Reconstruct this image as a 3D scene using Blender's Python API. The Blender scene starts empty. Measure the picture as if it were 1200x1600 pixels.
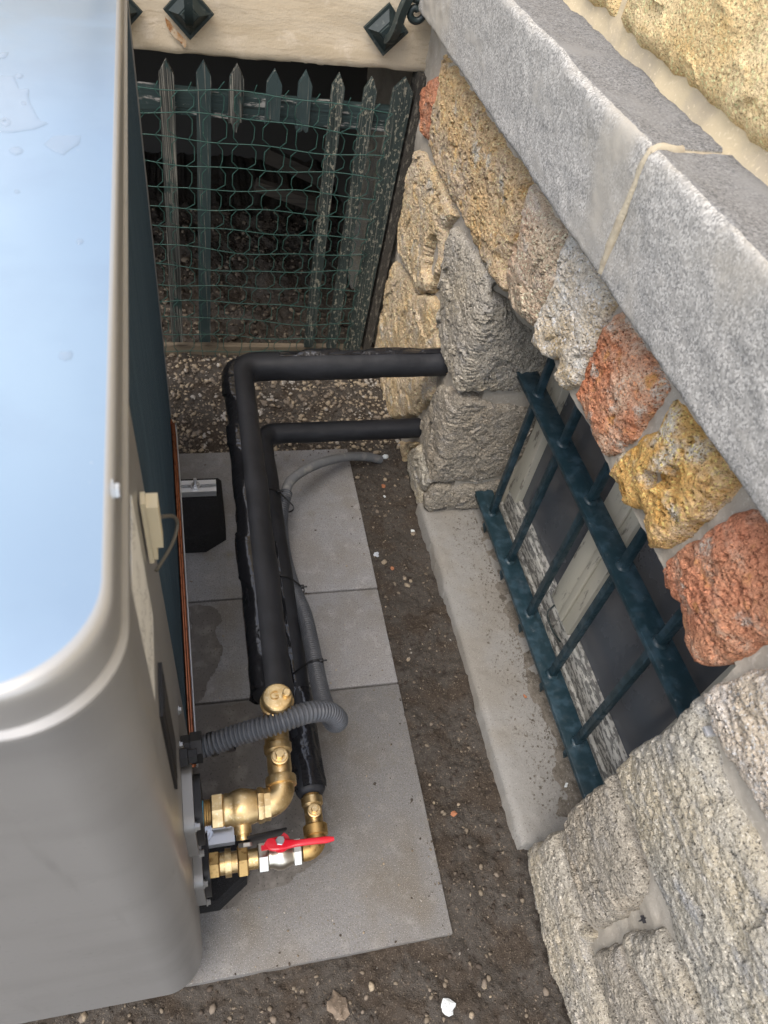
import bpy, bmesh, math, random
import numpy as np
from mathutils import Vector, Matrix

random.seed(7)
RNG = np.random.default_rng(11)
SC = bpy.context.scene
COL = SC.collection
R = math.radians

# ------------------------------------------------------------------ camera
CAM_H = 1.46
CR = np.array([[0.97224302, 0.04867455, -0.2288543],
               [-0.18529991, 0.75738549, -0.62612392],
               [0.14285462, 0.65115129, 0.74538215]])
FPX = 1121.82
cam_d = bpy.data.cameras.new('camera')
cam = bpy.data.objects.new('camera', cam_d)
COL.objects.link(cam)
cam.matrix_world = Matrix([[*CR[0], 0], [*CR[1], 0], [*CR[2], CAM_H], [0, 0, 0, 1]])
cam_d.sensor_fit = 'AUTO'
cam_d.sensor_width = 36
cam_d.lens = FPX / 1600 * 36
cam_d.clip_start = 0.02
cam_d.clip_end = 200
cam_d.dof.use_dof = True
cam_d.dof.focus_distance = 1.45
cam_d.dof.aperture_fstop = 7.5
SC.camera = cam

# ------------------------------------------------------------------ world, sun, exposure
SUN_EL, SUN_AZ = R(64), R(-135)       # azimuth measured from +Y towards +X
w = bpy.data.worlds.new('World')
SC.world = w
w.use_nodes = True
nt = w.node_tree
bg = nt.nodes['Background']
sky = nt.nodes.new('ShaderNodeTexSky')
sky.sky_type = 'NISHITA'
sky.sun_disc = False
sky.sun_elevation = SUN_EL
sky.sun_rotation = SUN_AZ
sky.air_density = 1.0
sky.dust_density = 2.5
tc = nt.nodes.new('ShaderNodeTexCoord')
cn = nt.nodes.new('ShaderNodeTexNoise')
cn.inputs['Scale'].default_value = 2.2
cn.inputs['Detail'].default_value = 7
cn.inputs['Roughness'].default_value = .55
rp = nt.nodes.new('ShaderNodeValToRGB')
rp.color_ramp.elements[0].position = .42
rp.color_ramp.elements[1].position = .70
mx = nt.nodes.new('ShaderNodeMix')
mx.data_type = 'RGBA'
mx.inputs[7].default_value = (8.3, 7.95, 7.5, 1)          # thin bright cloud
nt.links.new(tc.outputs['Generated'], cn.inputs['Vector'])
nt.links.new(cn.outputs['Fac'], rp.inputs['Fac'])
nt.links.new(rp.outputs['Color'], mx.inputs[0])
nt.links.new(sky.outputs['Color'], mx.inputs[6])
nt.links.new(mx.outputs[2], bg.inputs['Color'])
bg.inputs['Strength'].default_value = 0.15

sd = bpy.data.lights.new('sun', 'SUN')
sd.energy = 0.95
sd.angle = R(32)
sd.color = (1, .92, .83)
sun = bpy.data.objects.new('sun', sd)
COL.objects.link(sun)
sun_dir = Vector((math.sin(SUN_AZ) * math.cos(SUN_EL), math.cos(SUN_AZ) * math.cos(SUN_EL), math.sin(SUN_EL)))
sun.rotation_euler = sun_dir.to_track_quat('Z', 'Y').to_euler()
SC.view_settings.view_transform = 'Standard'
SC.view_settings.look = 'None'
SC.view_settings.gamma = 1
SC.view_settings.exposure = 1.48
SC.view_settings.use_curve_mapping = False

# ------------------------------------------------------------------ measuring helpers (photo pixel -> point on a known plane)
CPOS = np.array([0, 0, CAM_H])
def _ray(px, py):
    return CR @ np.array([px - 600, 800 - py, -FPX])
def on_x(px, py, x):
    r = _ray(px, py); return CPOS + r * (x / r[0])
def on_y(px, py, y):
    r = _ray(px, py); return CPOS + r * (y / r[1])
def on_z(px, py, z):
    r = _ray(px, py); return CPOS + r * ((z - CAM_H) / r[2])

# ------------------------------------------------------------------ object helpers
def link(name, me, m=None, parent=None):
    o = bpy.data.objects.new(name, me)
    COL.objects.link(o)
    if m is not None and me is not None:
        for q in (m if isinstance(m, (list, tuple)) else [m]):
            me.materials.append(q)
    if parent is not None:
        o.parent = parent
    return o
def tag(o, label, cat=None, group=None, kind=None):
    o['label'] = label
    if cat: o['category'] = cat
    if group: o['group'] = group
    if kind: o['kind'] = kind
    return o
def thing(name, label, cat, loc=(0, 0, 0), group=None, kind=None):
    o = bpy.data.objects.new(name, None)
    COL.objects.link(o)
    o.empty_display_size = .05
    return tag(o, label, cat, group, kind)
def done(name, bm, m, parent=None, smooth=True, bevel=0, seg=2, angle=40):
    if bevel:
        es = [e for e in bm.edges if len(e.link_faces) == 2 and e.calc_face_angle(0) > R(30)]
        bmesh.ops.bevel(bm, geom=es, offset=bevel, segments=seg, affect='EDGES', profile=.5, clamp_overlap=True)
    bmesh.ops.recalc_face_normals(bm, faces=bm.faces)
    me = bpy.data.meshes.new(name)
    bm.to_mesh(me); bm.free()
    if smooth:
        me.polygons.foreach_set('use_smooth', [True] * len(me.polygons))
        me.set_sharp_from_angle(angle=R(angle))
    return link(name, me, m, parent)
def box(bm, lo, hi, mat=None):
    lo = Vector(lo); hi = Vector(hi)
    c = (lo + hi) / 2; s = hi - lo
    mm = Matrix.Translation(c) @ Matrix.Diagonal((*s, 1))
    if mat is not None: mm = mat @ mm
    return bmesh.ops.create_cube(bm, size=1, matrix=mm)
def frame_of(axis):
    a = Vector(axis).normalized()
    up = Vector((0, 0, 1)) if abs(a.z) < .9 else Vector((0, 1, 0))
    x = a.cross(up).normalized(); y = x.cross(a).normalized()
    return a, x, y
def lathe(bm, prof, org, axis, seg=20, cap=True, rot=0):
    """prof: list of (distance along axis, radius)"""
    a, x, y = frame_of(axis); org = Vector(org)
    rings = []
    for d, r in prof:
        rings.append([bm.verts.new(org + a * d + (x * math.cos(t) + y * math.sin(t)) * r)
                      for t in [rot + 2 * math.pi * k / seg for k in range(seg)]])
    for A, B in zip(rings, rings[1:]):
        for k in range(seg):
            bm.faces.new((A[k], A[(k + 1) % seg], B[(k + 1) % seg], B[k]))
    if cap:
        bm.faces.new(rings[0]); bm.faces.new(rings[-1])
def spline(pts, step, radius=None):
    P = [np.array(p, float) for p in pts]
    P = [2 * P[0] - P[1]] + P + [2 * P[-1] - P[-2]]
    out = []
    for i in range(1, len(P) - 2):
        n = max(4, int(np.linalg.norm(P[i + 1] - P[i]) / step * 1.5))
        for k in range(n):
            t = k / n
            out.append(.5 * ((2 * P[i]) + (-P[i - 1] + P[i + 1]) * t + (2 * P[i - 1] - 5 * P[i] + 4 * P[i + 1] - P[i + 2]) * t * t
                             + (-P[i - 1] + 3 * P[i] - 3 * P[i + 1] + P[i + 2]) * t ** 3))
    out.append(P[-2])
    return resample(np.array(out), step)
def resample(out, step):
    L = np.concatenate([[0], np.cumsum(np.linalg.norm(np.diff(out, axis=0), axis=1))])
    n = max(2, int(round(L[-1] / step)) + 1)
    s = np.linspace(0, L[-1], n)
    return np.stack([np.interp(s, L, out[:, k]) for k in range(3)], 1), s
def fillet(pts, rad, n=10):
    P = [Vector(p) for p in pts]; out = [P[0]]
    for a, b, c in zip(P, P[1:], P[2:]):
        u = (a - b).normalized(); v = (c - b).normalized()
        ang = u.angle(v); d = rad / math.tan(ang / 2)
        p0, p1 = b + u * d, b + v * d
        cen = b + (u + v).normalized() * (rad / math.sin(ang / 2))
        a0 = p0 - cen; a1 = p1 - cen; th = a0.angle(a1)
        for k in range(n + 1):
            t = k / n
            out.append(cen + (a0 * math.sin((1 - t) * th) + a1 * math.sin(t * th)) / math.sin(th))
    out.append(P[-1])
    return np.array([tuple(p) for p in out])
def frames(P):
    T = np.gradient(P, axis=0); T /= np.linalg.norm(T, axis=1)[:, None]
    N = []
    ref = np.array([0, 0, 1.])
    if abs(T[0] @ ref) > .9: ref = np.array([1., 0, 0])
    n = ref - T[0] * (ref @ T[0]); n /= np.linalg.norm(n)
    for t in T:
        n = n - t * (n @ t); n /= np.linalg.norm(n); N.append(n)
    N = np.array(N); B = np.cross(T, N)
    return T, N, B
def tube_mesh(name, P, rad, seg=16, cap=True, a0=0, a1=2 * math.pi, dr=None):
    """rad: float or array per sample; dr(i_array, angle_array) -> extra radius"""
    T, N, B = frames(P)
    closed = abs(a1 - a0 - 2 * math.pi) < 1e-6
    ang = np.linspace(a0, a1, seg, endpoint=not closed)
    rad = np.broadcast_to(np.asarray(rad, float), (len(P),))
    RR = np.repeat(rad[:, None], seg, 1)
    if dr is not None: RR = RR + dr(np.arange(len(P))[:, None], ang[None, :])
    V = P[:, None, :] + RR[..., None] * (N[:, None, :] * np.cos(ang)[None, :, None] + B[:, None, :] * np.sin(ang)[None, :, None])
    n = len(P)
    F = []
    idx = np.arange(n * seg).reshape(n, seg)
    m = seg if closed else seg - 1
    for k in range(m):
        k2 = (k + 1) % seg
        F.append(np.stack([idx[:-1, k], idx[:-1, k2], idx[1:, k2], idx[1:, k]], 1))
    F = np.concatenate(F).tolist()
    if cap and closed:
        F.append(idx[0, ::-1].tolist()); F.append(idx[-1].tolist())
    me = bpy.data.meshes.new(name)
    me.from_pydata(V.reshape(-1, 3).tolist(), [], F)
    me.polygons.foreach_set('use_smooth', [True] * len(me.polygons))
    me.set_sharp_from_angle(angle=R(60))
    return me

# ------------------------------------------------------------------ numpy noise
def _h(ix, iy, iz, s):
    h = (ix.astype(np.int64) * 374761393 + iy.astype(np.int64) * 668265263 + iz.astype(np.int64) * 2147483647 + s * 974711) & 0xffffffff
    h = ((h ^ (h >> 13)) * 1274126177) & 0xffffffff
    h = ((h ^ (h >> 15)) * 2246822519) & 0xffffffff
    return ((h ^ (h >> 16)) & 0xffffff) / float(0xffffff)
def vnoise(x, y, z=0., s=0):
    x, y, z = np.broadcast_arrays(np.asarray(x, float), np.asarray(y, float), np.asarray(z, float))
    ix, iy, iz = np.floor(x), np.floor(y), np.floor(z)
    fx, fy, fz = x - ix, y - iy, z - iz
    f = lambda t: t * t * t * (t * (t * 6 - 15) + 10)
    u, v, q = f(fx), f(fy), f(fz)
    r = 0
    for a in (0, 1):
        for b in (0, 1):
            for c in (0, 1):
                r = r + _h(ix + a, iy + b, iz + c, s) * (u if a else 1 - u) * (v if b else 1 - v) * (q if c else 1 - q)
    return r * 2 - 1
def fbm(x, y, z=0., o=5, s=0, g=.5):
    r = 0; a = 1.; t = 0
    for k in range(o):
        r = r + a * vnoise(np.asarray(x) * 2 ** k + 13.7 * k, np.asarray(y) * 2 ** k + 7.1 * k, np.asarray(z) * 2 ** k, s + k)
        t += a; a *= g
    return r / t * 1.6
def worley(x, y, s=0):
    ix, iy = np.floor(x), np.floor(y)
    best = np.full(np.shape(x), 9.); cid = np.zeros(np.shape(x))
    for a in (-1, 0, 1):
        for b in (-1, 0, 1):
            cx, cy = ix + a, iy + b
            px = cx + _h(cx, cy, cx * 0, s); py = cy + _h(cx, cy, cx * 0 + 1, s)
            d = np.hypot(px - x, py - y)
            m = d < best
            best = np.where(m, d, best); cid = np.where(m, _h(cx, cy, cx * 0 + 2, s), cid)
    return best, cid

# ------------------------------------------------------------------ material helper
def mat(name, col, rough=.7, metal=0., layers=(), bumps=(), spec=.5, coat=0., rlayers=(), wet=None, space='Object', rand=0., trans=0., ior=1.45):
    """layers: (kind, scale, colour, lo, hi[, detail[, rough]]) mixed over the base colour one after another"""
    m = bpy.data.materials.new(name); m.use_nodes = True
    t = m.node_tree; b = t.nodes['Principled BSDF']
    co = t.nodes.new('ShaderNodeTexCoord').outputs[space]
    if rand:
        oi = t.nodes.new('ShaderNodeObjectInfo')
        va = t.nodes.new('ShaderNodeVectorMath'); va.operation = 'MULTIPLY_ADD'
        va.inputs[1].default_value = (rand, rand * .7, rand * 1.3)
        t.links.new(oi.outputs['Random'], va.inputs[0]); t.links.new(co, va.inputs[2])
        co = va.outputs[0]
    def tex(kind, scale, detail=4, rgh=.55):
        mp = t.nodes.new('ShaderNodeMapping')
        mp.inputs['Scale'].default_value = (scale,) * 3 if not isinstance(scale, (tuple, list)) else scale
        t.links.new(co, mp.inputs['Vector'])
        if kind == 'noise':
            n = t.nodes.new('ShaderNodeTexNoise'); n.inputs['Scale'].default_value = 1
            n.inputs['Detail'].default_value = detail; n.inputs['Roughness'].default_value = rgh
            out = n.outputs['Fac']
        elif kind == 'vor':
            n = t.nodes.new('ShaderNodeTexVoronoi'); n.inputs['Scale'].default_value = 1; out = n.outputs['Distance']
        elif kind == 'cell':
            n = t.nodes.new('ShaderNodeTexVoronoi'); n.inputs['Scale'].default_value = 1
            sp = t.nodes.new('ShaderNodeSeparateColor'); t.links.new(n.outputs['Color'], sp.inputs[0]); out = sp.outputs[0]
        t.links.new(mp.outputs['Vector'], n.inputs['Vector'])
        return out
    def remap(o, lo, hi):
        r = t.nodes.new('ShaderNodeMapRange'); r.interpolation_type = 'SMOOTHSTEP'
        r.inputs['From Min'].default_value = lo; r.inputs['From Max'].default_value = hi
        t.links.new(o, r.inputs['Value']); return r.outputs['Result']
    rgb = t.nodes.new('ShaderNodeRGB'); rgb.outputs[0].default_value = (*col, 1)
    cur = rgb.outputs[0]
    for L in layers:
        kind, scale, c2, lo, hi = L[:5]
        det = L[5] if len(L) > 5 else 4
        rg = L[6] if len(L) > 6 else .55
        x = t.nodes.new('ShaderNodeMix'); x.data_type = 'RGBA'
        t.links.new(remap(tex(kind, scale, det, rg), lo, hi), x.inputs[0])
        t.links.new(cur, x.inputs[6]); x.inputs[7].default_value = (*c2, 1)
        cur = x.outputs[2]
    t.links.new(cur, b.inputs['Base Color'])
    b.inputs['Roughness'].default_value = rough
    for L in rlayers:
        kind, scale, r2, lo, hi = L[:5]
        x = t.nodes.new('ShaderNodeMix'); x.data_type = 'FLOAT'
        t.links.new(remap(tex(kind, scale, 5), lo, hi), x.inputs[0])
        x.inputs[2].default_value = rough; x.inputs[3].default_value = r2
        t.links.new(x.outputs[0], b.inputs['Roughness'])
    b.inputs['Metallic'].default_value = metal
    b.inputs['Specular IOR Level'].default_value = spec
    b.inputs['Coat Weight'].default_value = coat
    b.inputs['Transmission Weight'].default_value = trans
    b.inputs['IOR'].default_value = ior
    prev = None
    for B in bumps:
        kind, scale, strength, dist = B[:4]
        bp = t.nodes.new('ShaderNodeBump')
        bp.inputs['Strength'].default_value = strength; bp.inputs['Distance'].default_value = dist
        o = tex(kind, scale, B[4] if len(B) > 4 else 5)
        if len(B) > 6: o = remap(o, B[5], B[6])
        t.links.new(o, bp.inputs['Height'])
        if prev is not None: t.links.new(prev, bp.inputs['Normal'])
        prev = bp.outputs['Normal']
    if prev is not None: t.links.new(prev, b.inputs['Normal'])
    return m

def grad_stone(name, c, c2, c3, pit, bump=.9, streak=(40, 16, 40), extra=()):
    """porous limestone: base, two tints in patches, grain, dirt flecks and pores darkened by colour"""
    k = lambda f: tuple(min(.75, q * f) for q in c)
    return mat(name, c, .92, layers=(
        ('noise', 7, c2, .40, .66, 6), ('noise', streak, c3, .46, .78, 7), ('noise', 40, k(.62), .54, .78, 8),
        *extra, ('noise', 210, k(.55), .55, .68, 5), ('noise', 240, k(1.6), .53, .68, 4), ('noise', 520, k(.45), .58, .68, 2),
        ('vor', (pit * 1.5,) * 3, k(.28), .20, .08)),  # dark dots: pore dirt and the shade inside pores put into the colour
        bumps=(('noise', 70, bump * .3, .004, 4), ('noise', 230, min(1., bump * 1.15), .0065, 6), ('vor', 170, .9, .005, 2, .0, .28), ('noise', 520, .7, .002, 2)), spec=.15, rand=5.)

M_ = {}
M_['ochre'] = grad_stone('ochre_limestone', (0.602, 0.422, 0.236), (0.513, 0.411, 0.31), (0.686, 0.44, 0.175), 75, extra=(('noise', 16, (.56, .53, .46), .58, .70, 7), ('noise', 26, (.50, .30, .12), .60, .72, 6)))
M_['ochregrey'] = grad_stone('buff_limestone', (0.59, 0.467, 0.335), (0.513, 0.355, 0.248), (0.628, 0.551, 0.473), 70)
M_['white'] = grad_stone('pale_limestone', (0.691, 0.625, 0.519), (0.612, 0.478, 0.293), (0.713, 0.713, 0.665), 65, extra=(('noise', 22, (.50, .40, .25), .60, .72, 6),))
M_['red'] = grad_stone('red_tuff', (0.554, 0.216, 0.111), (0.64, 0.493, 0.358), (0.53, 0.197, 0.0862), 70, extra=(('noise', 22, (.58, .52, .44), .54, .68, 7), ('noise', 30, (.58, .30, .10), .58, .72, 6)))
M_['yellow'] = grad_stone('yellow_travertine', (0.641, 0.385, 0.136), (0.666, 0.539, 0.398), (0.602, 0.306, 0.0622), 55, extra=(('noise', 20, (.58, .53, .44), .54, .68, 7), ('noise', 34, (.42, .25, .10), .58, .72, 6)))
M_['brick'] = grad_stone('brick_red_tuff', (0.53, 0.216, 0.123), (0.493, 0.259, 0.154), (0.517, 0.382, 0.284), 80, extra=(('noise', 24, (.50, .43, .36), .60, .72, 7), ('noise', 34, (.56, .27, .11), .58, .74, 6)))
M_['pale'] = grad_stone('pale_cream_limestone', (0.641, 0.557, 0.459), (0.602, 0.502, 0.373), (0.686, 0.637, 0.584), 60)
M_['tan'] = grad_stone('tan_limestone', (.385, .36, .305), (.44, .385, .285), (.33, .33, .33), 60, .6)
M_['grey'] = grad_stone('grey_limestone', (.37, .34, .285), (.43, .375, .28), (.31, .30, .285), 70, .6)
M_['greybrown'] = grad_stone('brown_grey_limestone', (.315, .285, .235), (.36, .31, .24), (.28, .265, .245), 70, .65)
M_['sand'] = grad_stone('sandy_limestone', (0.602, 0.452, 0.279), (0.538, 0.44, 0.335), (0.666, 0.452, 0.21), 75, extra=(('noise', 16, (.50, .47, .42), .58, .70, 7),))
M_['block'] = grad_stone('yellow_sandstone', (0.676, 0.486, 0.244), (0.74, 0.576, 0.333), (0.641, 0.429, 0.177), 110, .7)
M_['mortar'] = mat('lime_mortar', (.40, .365, .31), .92, layers=(('noise', 9, (.34, .31, .26), .45, .65, 5), ('noise', 120, (.48, .44, .38), .58, .72, 3)),
                   bumps=(('noise', 60, .6, .004, 7), ('noise', 400, .5, .0012, 2)), spec=.15)
M_['mortary'] = mat('yellow_mortar', (.50, .41, .27), .92, layers=(('noise', 12, (.42, .35, .25), .45, .65, 5), ('noise', 200, (.6, .5, .34), .58, .72, 3)),
                    bumps=(('noise', 60, .5, .003, 7), ('noise', 500, .5, .001, 2)), spec=.15)
M_['mortarj'] = mat('joint_mortar', (.40, .35, .26), .92, layers=(('noise', 40, (.33, .28, .205), .45, .65, 6),), bumps=(('noise', 150, .6, .003, 5),), spec=.15)
M_['granite'] = mat('grey_granite', (.31, .30, .278), .85, layers=(('cell', 400, (.185, .18, .17), .60, .70), ('cell', 440, (.43, .415, .385), .68, .80),
                    ('cell', 230, (.27, .26, .24), .86, .92), ('noise', 5, (.33, .305, .26), .5, .7, 5), ('noise', 1100, (.28, .265, .24), .56, .7, 2), ('noise', (6, 6, 22), (.31, .295, .265), .56, .72, 6)),
                    bumps=(('cell', 380, .3, .0010), ('noise', 70, .35, .003, 6), ('noise', 700, .4, .0008, 2)), spec=.25)
M_['granitetop'] = mat('weathered_granite', (.165, .163, .160), .85, layers=(('cell', 420, (.105, .104, .102), .60, .70), ('cell', 460, (.225, .222, .217), .70, .82), ('noise', 8, (.20, .197, .19), .5, .7, 6),
                       ('noise', 6.5, (.46, .45, .42), .70, .72, 3)), bumps=(('noise', 300, .5, .001, 4),), spec=.25)
M_['plaster'] = mat('cream_plaster', (.60, .51, .375), .9, layers=(('noise', (3, 3, 14), (.53, .44, .31), .48, .66, 6), ('noise', 20, (.66, .57, .44), .55, .72, 4), ('noise', (30, 30, 160), (.50, .41, .29), .54, .70, 6), ('noise', (8, 8, 40), (.46, .39, .29), .62, .74, 7)),
                    bumps=(('noise', (25, 25, 90), .35, .003, 6), ('noise', 220, .5, .0012, 3)), spec=.15)
M_['soil'] = mat('damp_soil', (.066, .058, .050), .95, layers=(('noise', 14, (.055, .043, .033), .45, .62, 6), ('noise', 160, (.125, .10, .075), .58, .72, 4), ('noise', 420, (.19, .16, .125), .62, .70, 2),
                ('noise', 60, (.035, .028, .023), .56, .72, 5)), bumps=(('noise', 90, .9, .008, 9), ('noise', 420, .9, .003, 4)), spec=.2)
M_['shade_grit'] = mat('shade_and_grit_dark', (.165, .148, .125), .95, layers=(('noise', 40, (.11, .097, .08), .45, .65, 7), ('noise', 300, (.25, .235, .205), .58, .70, 3)), bumps=(('noise', 120, .8, .005, 8),), spec=.15)  # grit colour, also darkened to stand for the shade under the grille
M_['gravel'] = mat('gravel_stone', (.30, .245, .175), .85, layers=(('cell', 23, (.17, .14, .11), .3, .32), ('cell', 31, (.33, .27, .19), .72, .74), ('cell', 27, (.34, .315, .28), .84, .86), ('noise', 300, (.2, .16, .12), .5, .7, 3)),
                   bumps=(('noise', 300, .4, .001, 4),), spec=.3)
M_['grit'] = mat('soil_grit', (.075, .06, .048), .95, layers=(('cell', 60, (.05, .04, .032), .4, .45), ('cell', 80, (.17, .14, .105), .72, .75)), spec=.2)
M_['paver'] = mat('concrete_paver', (.235, .234, .238), .85, layers=(
                  ('noise', 5, (.225, .212, .20), .42, .62, 6), ('noise', (7, 5, 7), (.195, .178, .158), .46, .70, 8), ('noise', 30, (.305, .295, .285), .50, .80, 8), ('noise', 14, (.20, .187, .172), .54, .72, 7), ('noise', 300, (.15, .143, .137), .52, .66, 4), ('noise', 650, (.42, .41, .39), .58, .68, 2), ('noise', 90, (.215, .208, .203), .55, .70, 6)),
                  bumps=(('noise', 130, .35, .0016, 8), ('noise', 700, .4, .0006, 2)), spec=.3)
M_['paverfront'] = mat('muddy_shaded_paver', (.158, .154, .150), .85, layers=(('noise', (7, 5, 7), (.135, .12, .10), .42, .66, 8), ('noise', 30, (.215, .205, .19), .50, .80, 8), ('noise', 14, (.16, .148, .132), .54, .72, 7), ('noise', 300, (.115, .105, .095), .52, .66, 4), ('noise', 650, (.33, .315, .29), .58, .68, 2), ('noise', 90, (.155, .145, .13), .55, .70, 6)),  # front slab: mud plus shade of the blocked sky put into the colour
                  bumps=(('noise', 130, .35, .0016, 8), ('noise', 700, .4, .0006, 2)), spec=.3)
M_['sill'] = mat('old_concrete', (.24, .233, .218), .9, layers=(('noise', 6, (.225, .21, .185), .45, .62, 6), ('noise', 240, (.16, .15, .13), .58, .70, 3), ('noise', 600, (.36, .345, .31), .62, .7, 2)),
                 bumps=(('noise', 50, .5, .004, 7), ('noise', 420, .5, .0012, 3)), spec=.2)
M_['iron'] = mat('blue_green_iron', (.013, .032, .042), .36, layers=(('noise', 35, (.030, .060, .080), .45, .65, 6), ('noise', 14, (.05, .075, .095), .55, .75, 9, .72), ('noise', (60, 60, 60), (.22, .235, .24), .645, .70, 9, .75)),
                 bumps=(('noise', 150, .3, .001, 4),), rlayers=(('noise', 60, .7, .5, .65),), spec=.5)
M_['rosette'] = mat('green_black_iron', (.018, .028, .028), .45, layers=(('noise', 90, (.06, .07, .065), .58, .7, 4),), bumps=(('noise', 120, .3, .001, 4),))
M_['rust'] = mat('rust_stain', (.60, .51, .375), .9, layers=(('noise', 45, (.42, .23, .10), .30, .62, 6), ('noise', 90, (.30, .13, .05), .52, .66, 5)), spec=.1)
M_['wood'] = mat('weathered_grey_wood', (.080, .082, .075), .8, layers=(('noise', (420, 60, 4), (.26, .25, .215), .53, .60, 4), ('noise', (300, 60, 4), (.018, .021, .020), .54, .61, 4), ('noise', (30, 30, 16), (.03, .055, .052), .56, .66, 5)),
                 bumps=(('noise', (420, 60, 4), .9, .003, 4),), spec=.25, rand=3.)
M_['woodfleck'] = mat('flaking_green_wood', (.034, .048, .045), .7, layers=(('noise', (400, 60, 5), (.14, .14, .12), .56, .62, 4), ('noise', (120, 120, 70), (.28, .265, .205), .54, .60, 8, .7), ('noise', (330, 60, 5), (.016, .022, .021), .57, .65, 4)),
                 bumps=(('noise', (300, 60, 8), .7, .002, 4),), spec=.3, rand=3.)
M_['woodgreen'] = mat('green_painted_wood', (.034, .054, .055), .55, layers=(('noise', (300, 60, 5), (.20, .19, .165), .60, .66, 6), ('noise', (40, 40, 14), (.045, .064, .062), .5, .7, 5)), bumps=(('noise', (300, 60, 5), .5, .002, 5),), spec=.4, rand=3.)
M_['wooddark'] = mat('dark_weathered_post', (.06, .055, .047), .85, layers=(('noise', (200, 60, 60), (.17, .155, .125), .54, .64, 7), ('noise', 300, (.02, .02, .018), .56, .66, 4)), bumps=(('noise', 200, .6, .002, 5),), spec=.2)
M_['woodh'] = mat('peeling_green_rail', (.024, .042, .042), .6, layers=(('noise', (14, 60, 60), (.30, .29, .27), .56, .63, 8, .65), ('noise', (6, 200, 200), (.012, .02, .02), .55, .65, 5)), bumps=(('noise', (5, 200, 200), .6, .002, 5),), spec=.5)
M_['woodraw'] = mat('weathered_board', (.205, .165, .115), .85, layers=(('noise', (4, 130, 130), (.115, .09, .065), .5, .65, 6),), bumps=(('noise', (5, 200, 200), .6, .002, 5),))
M_['oldplank'] = mat('old_dark_plank', (.055, .047, .038), .9, layers=(('noise', (4, 130, 130), (.03, .026, .022), .5, .65, 6),))
M_['wire'] = mat('green_wire', (.028, .080, .066), .45, layers=(('noise', 200, (.10, .16, .13), .6, .7, 4),))
M_['foam'] = mat('black_pipe_foam', (.012, .013, .016), .55, bumps=(('noise', 900, .25, .0006, 2), ('noise', 25, .35, .006, 4)), spec=.45, layers=(('noise', 12, (.018, .019, .023), .45, .65, 4),))
M_['tape'] = mat('glossy_black_tape', (.014, .014, .016), .22, bumps=(('noise', 45, .6, .005, 3), ('noise', (20, 70, 20), .5, .006, 2)), spec=.7)
M_['hose'] = mat('grey_corrugated_plastic', (.068, .073, .083), .42, layers=(('noise', 30, (.088, .093, .103), .5, .7, 4),), spec=.45)
M_['conduit'] = mat('dusty_grey_conduit', (.15, .155, .16), .65, layers=(('noise', 40, (.24, .235, .22), .5, .7, 5),), spec=.35)
M_['tie'] = mat('black_nylon', (.012, .012, .013), .4)
M_['brass'] = mat('brass', (.72, .54, .285), .40, 1., layers=(('noise', 45, (.56, .39, .18), .46, .64, 6), ('noise', 220, (.80, .65, .42), .55, .7, 3)), bumps=(('noise', 500, .25, .0006, 3),), rlayers=(('noise', 60, .52, .45, .65),))
M_['brassd'] = mat('dull_brass', (.56, .37, .15), .48, 1., layers=(('noise', 90, (.30, .17, .06), .52, .68, 5),), bumps=(('noise', 500, .3, .0006, 3),))
M_['nickel'] = mat('nickel_plated', (.66, .62, .54), .30, 1., bumps=(('noise', 300, .2, .0006, 3),))
M_['zinc'] = mat('zinc_steel', (.62, .63, .64), .35, 1., layers=(('noise', 60, (.45, .46, .48), .5, .7, 4),))
M_['alu'] = mat('aluminium_rail', (.82, .83, .84), .42, .75)
M_['red'+'lever'] = mat('red_plastic', (.62, .012, .028), .32, spec=.5, coat=.2)
M_['casing'] = mat('grey_metallic_paint', (.325, .32, .31), .40, .4, layers=(('noise', (4, 4, 9), (.30, .295, .285), .45, .65, 4), ('noise', 420, (.40, .385, .35), .73, .77, 2), ('noise', (30, 30, 3), (.27, .265, .255), .60, .75, 6)), rlayers=(('noise', 90, .52, .6, .75),), bumps=(('noise', 900, .05, .0003, 2),))
M_['lid'] = mat('sky_tinted_lid_paint', (.235, .315, .40), .30, .6, layers=(('noise', 9, (.225, .30, .385), .5, .7, 5), ('noise', 300, (.42, .43, .44), .74, .78, 2)), rlayers=(('noise', 14, .36, .45, .65),))  # grey lid; its blue sky reflection is put into the base colour
M_['rim'] = mat('beige_lid_rim', (.34, .335, .32), .36, .45)
M_['coil'] = mat('blue_coated_fins', (.056, .088, .108), .5, .1, layers=(('noise', (300, 300, 3), (.08, .122, .148), .45, .65, 3),), bumps=(('noise', (2, 900, 2), .3, .001, 2),))
M_['copper'] = mat('copper', (.50, .19, .10), .35, 1., layers=(('noise', 50, (.28, .10, .055), .5, .7, 4),))
M_['blackp'] = mat('black_plastic', (.010, .010, .011), .45, bumps=(('noise', 300, .2, .0006, 3),))
M_['rubber'] = mat('black_granulate_rubber', (.010, .010, .011), .8, layers=(('noise', 500, (.045, .045, .048), .62, .7, 2),), bumps=(('noise', 380, .9, .0025, 3),), spec=.35)
M_['cream'] = mat('cream_plastic', (.66, .58, .40), .5)
M_['paper'] = mat('printed_label', (.86, .86, .82), .5, layers=(('noise', (5, 260, 420), (.30, .30, .29), .54, .60, 2), ('noise', (5, 26, 60), (.86, .86, .82), .47, .50, 1)))
M_['foil'] = mat('bright_foil', (.8, .82, .85), .3, .7)
M_['bluetape'] = mat('blue_tape', (.10, .38, .52), .5)
M_['screw'] = mat('bright_screw', (.42, .42, .41), .35, .9)
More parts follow.
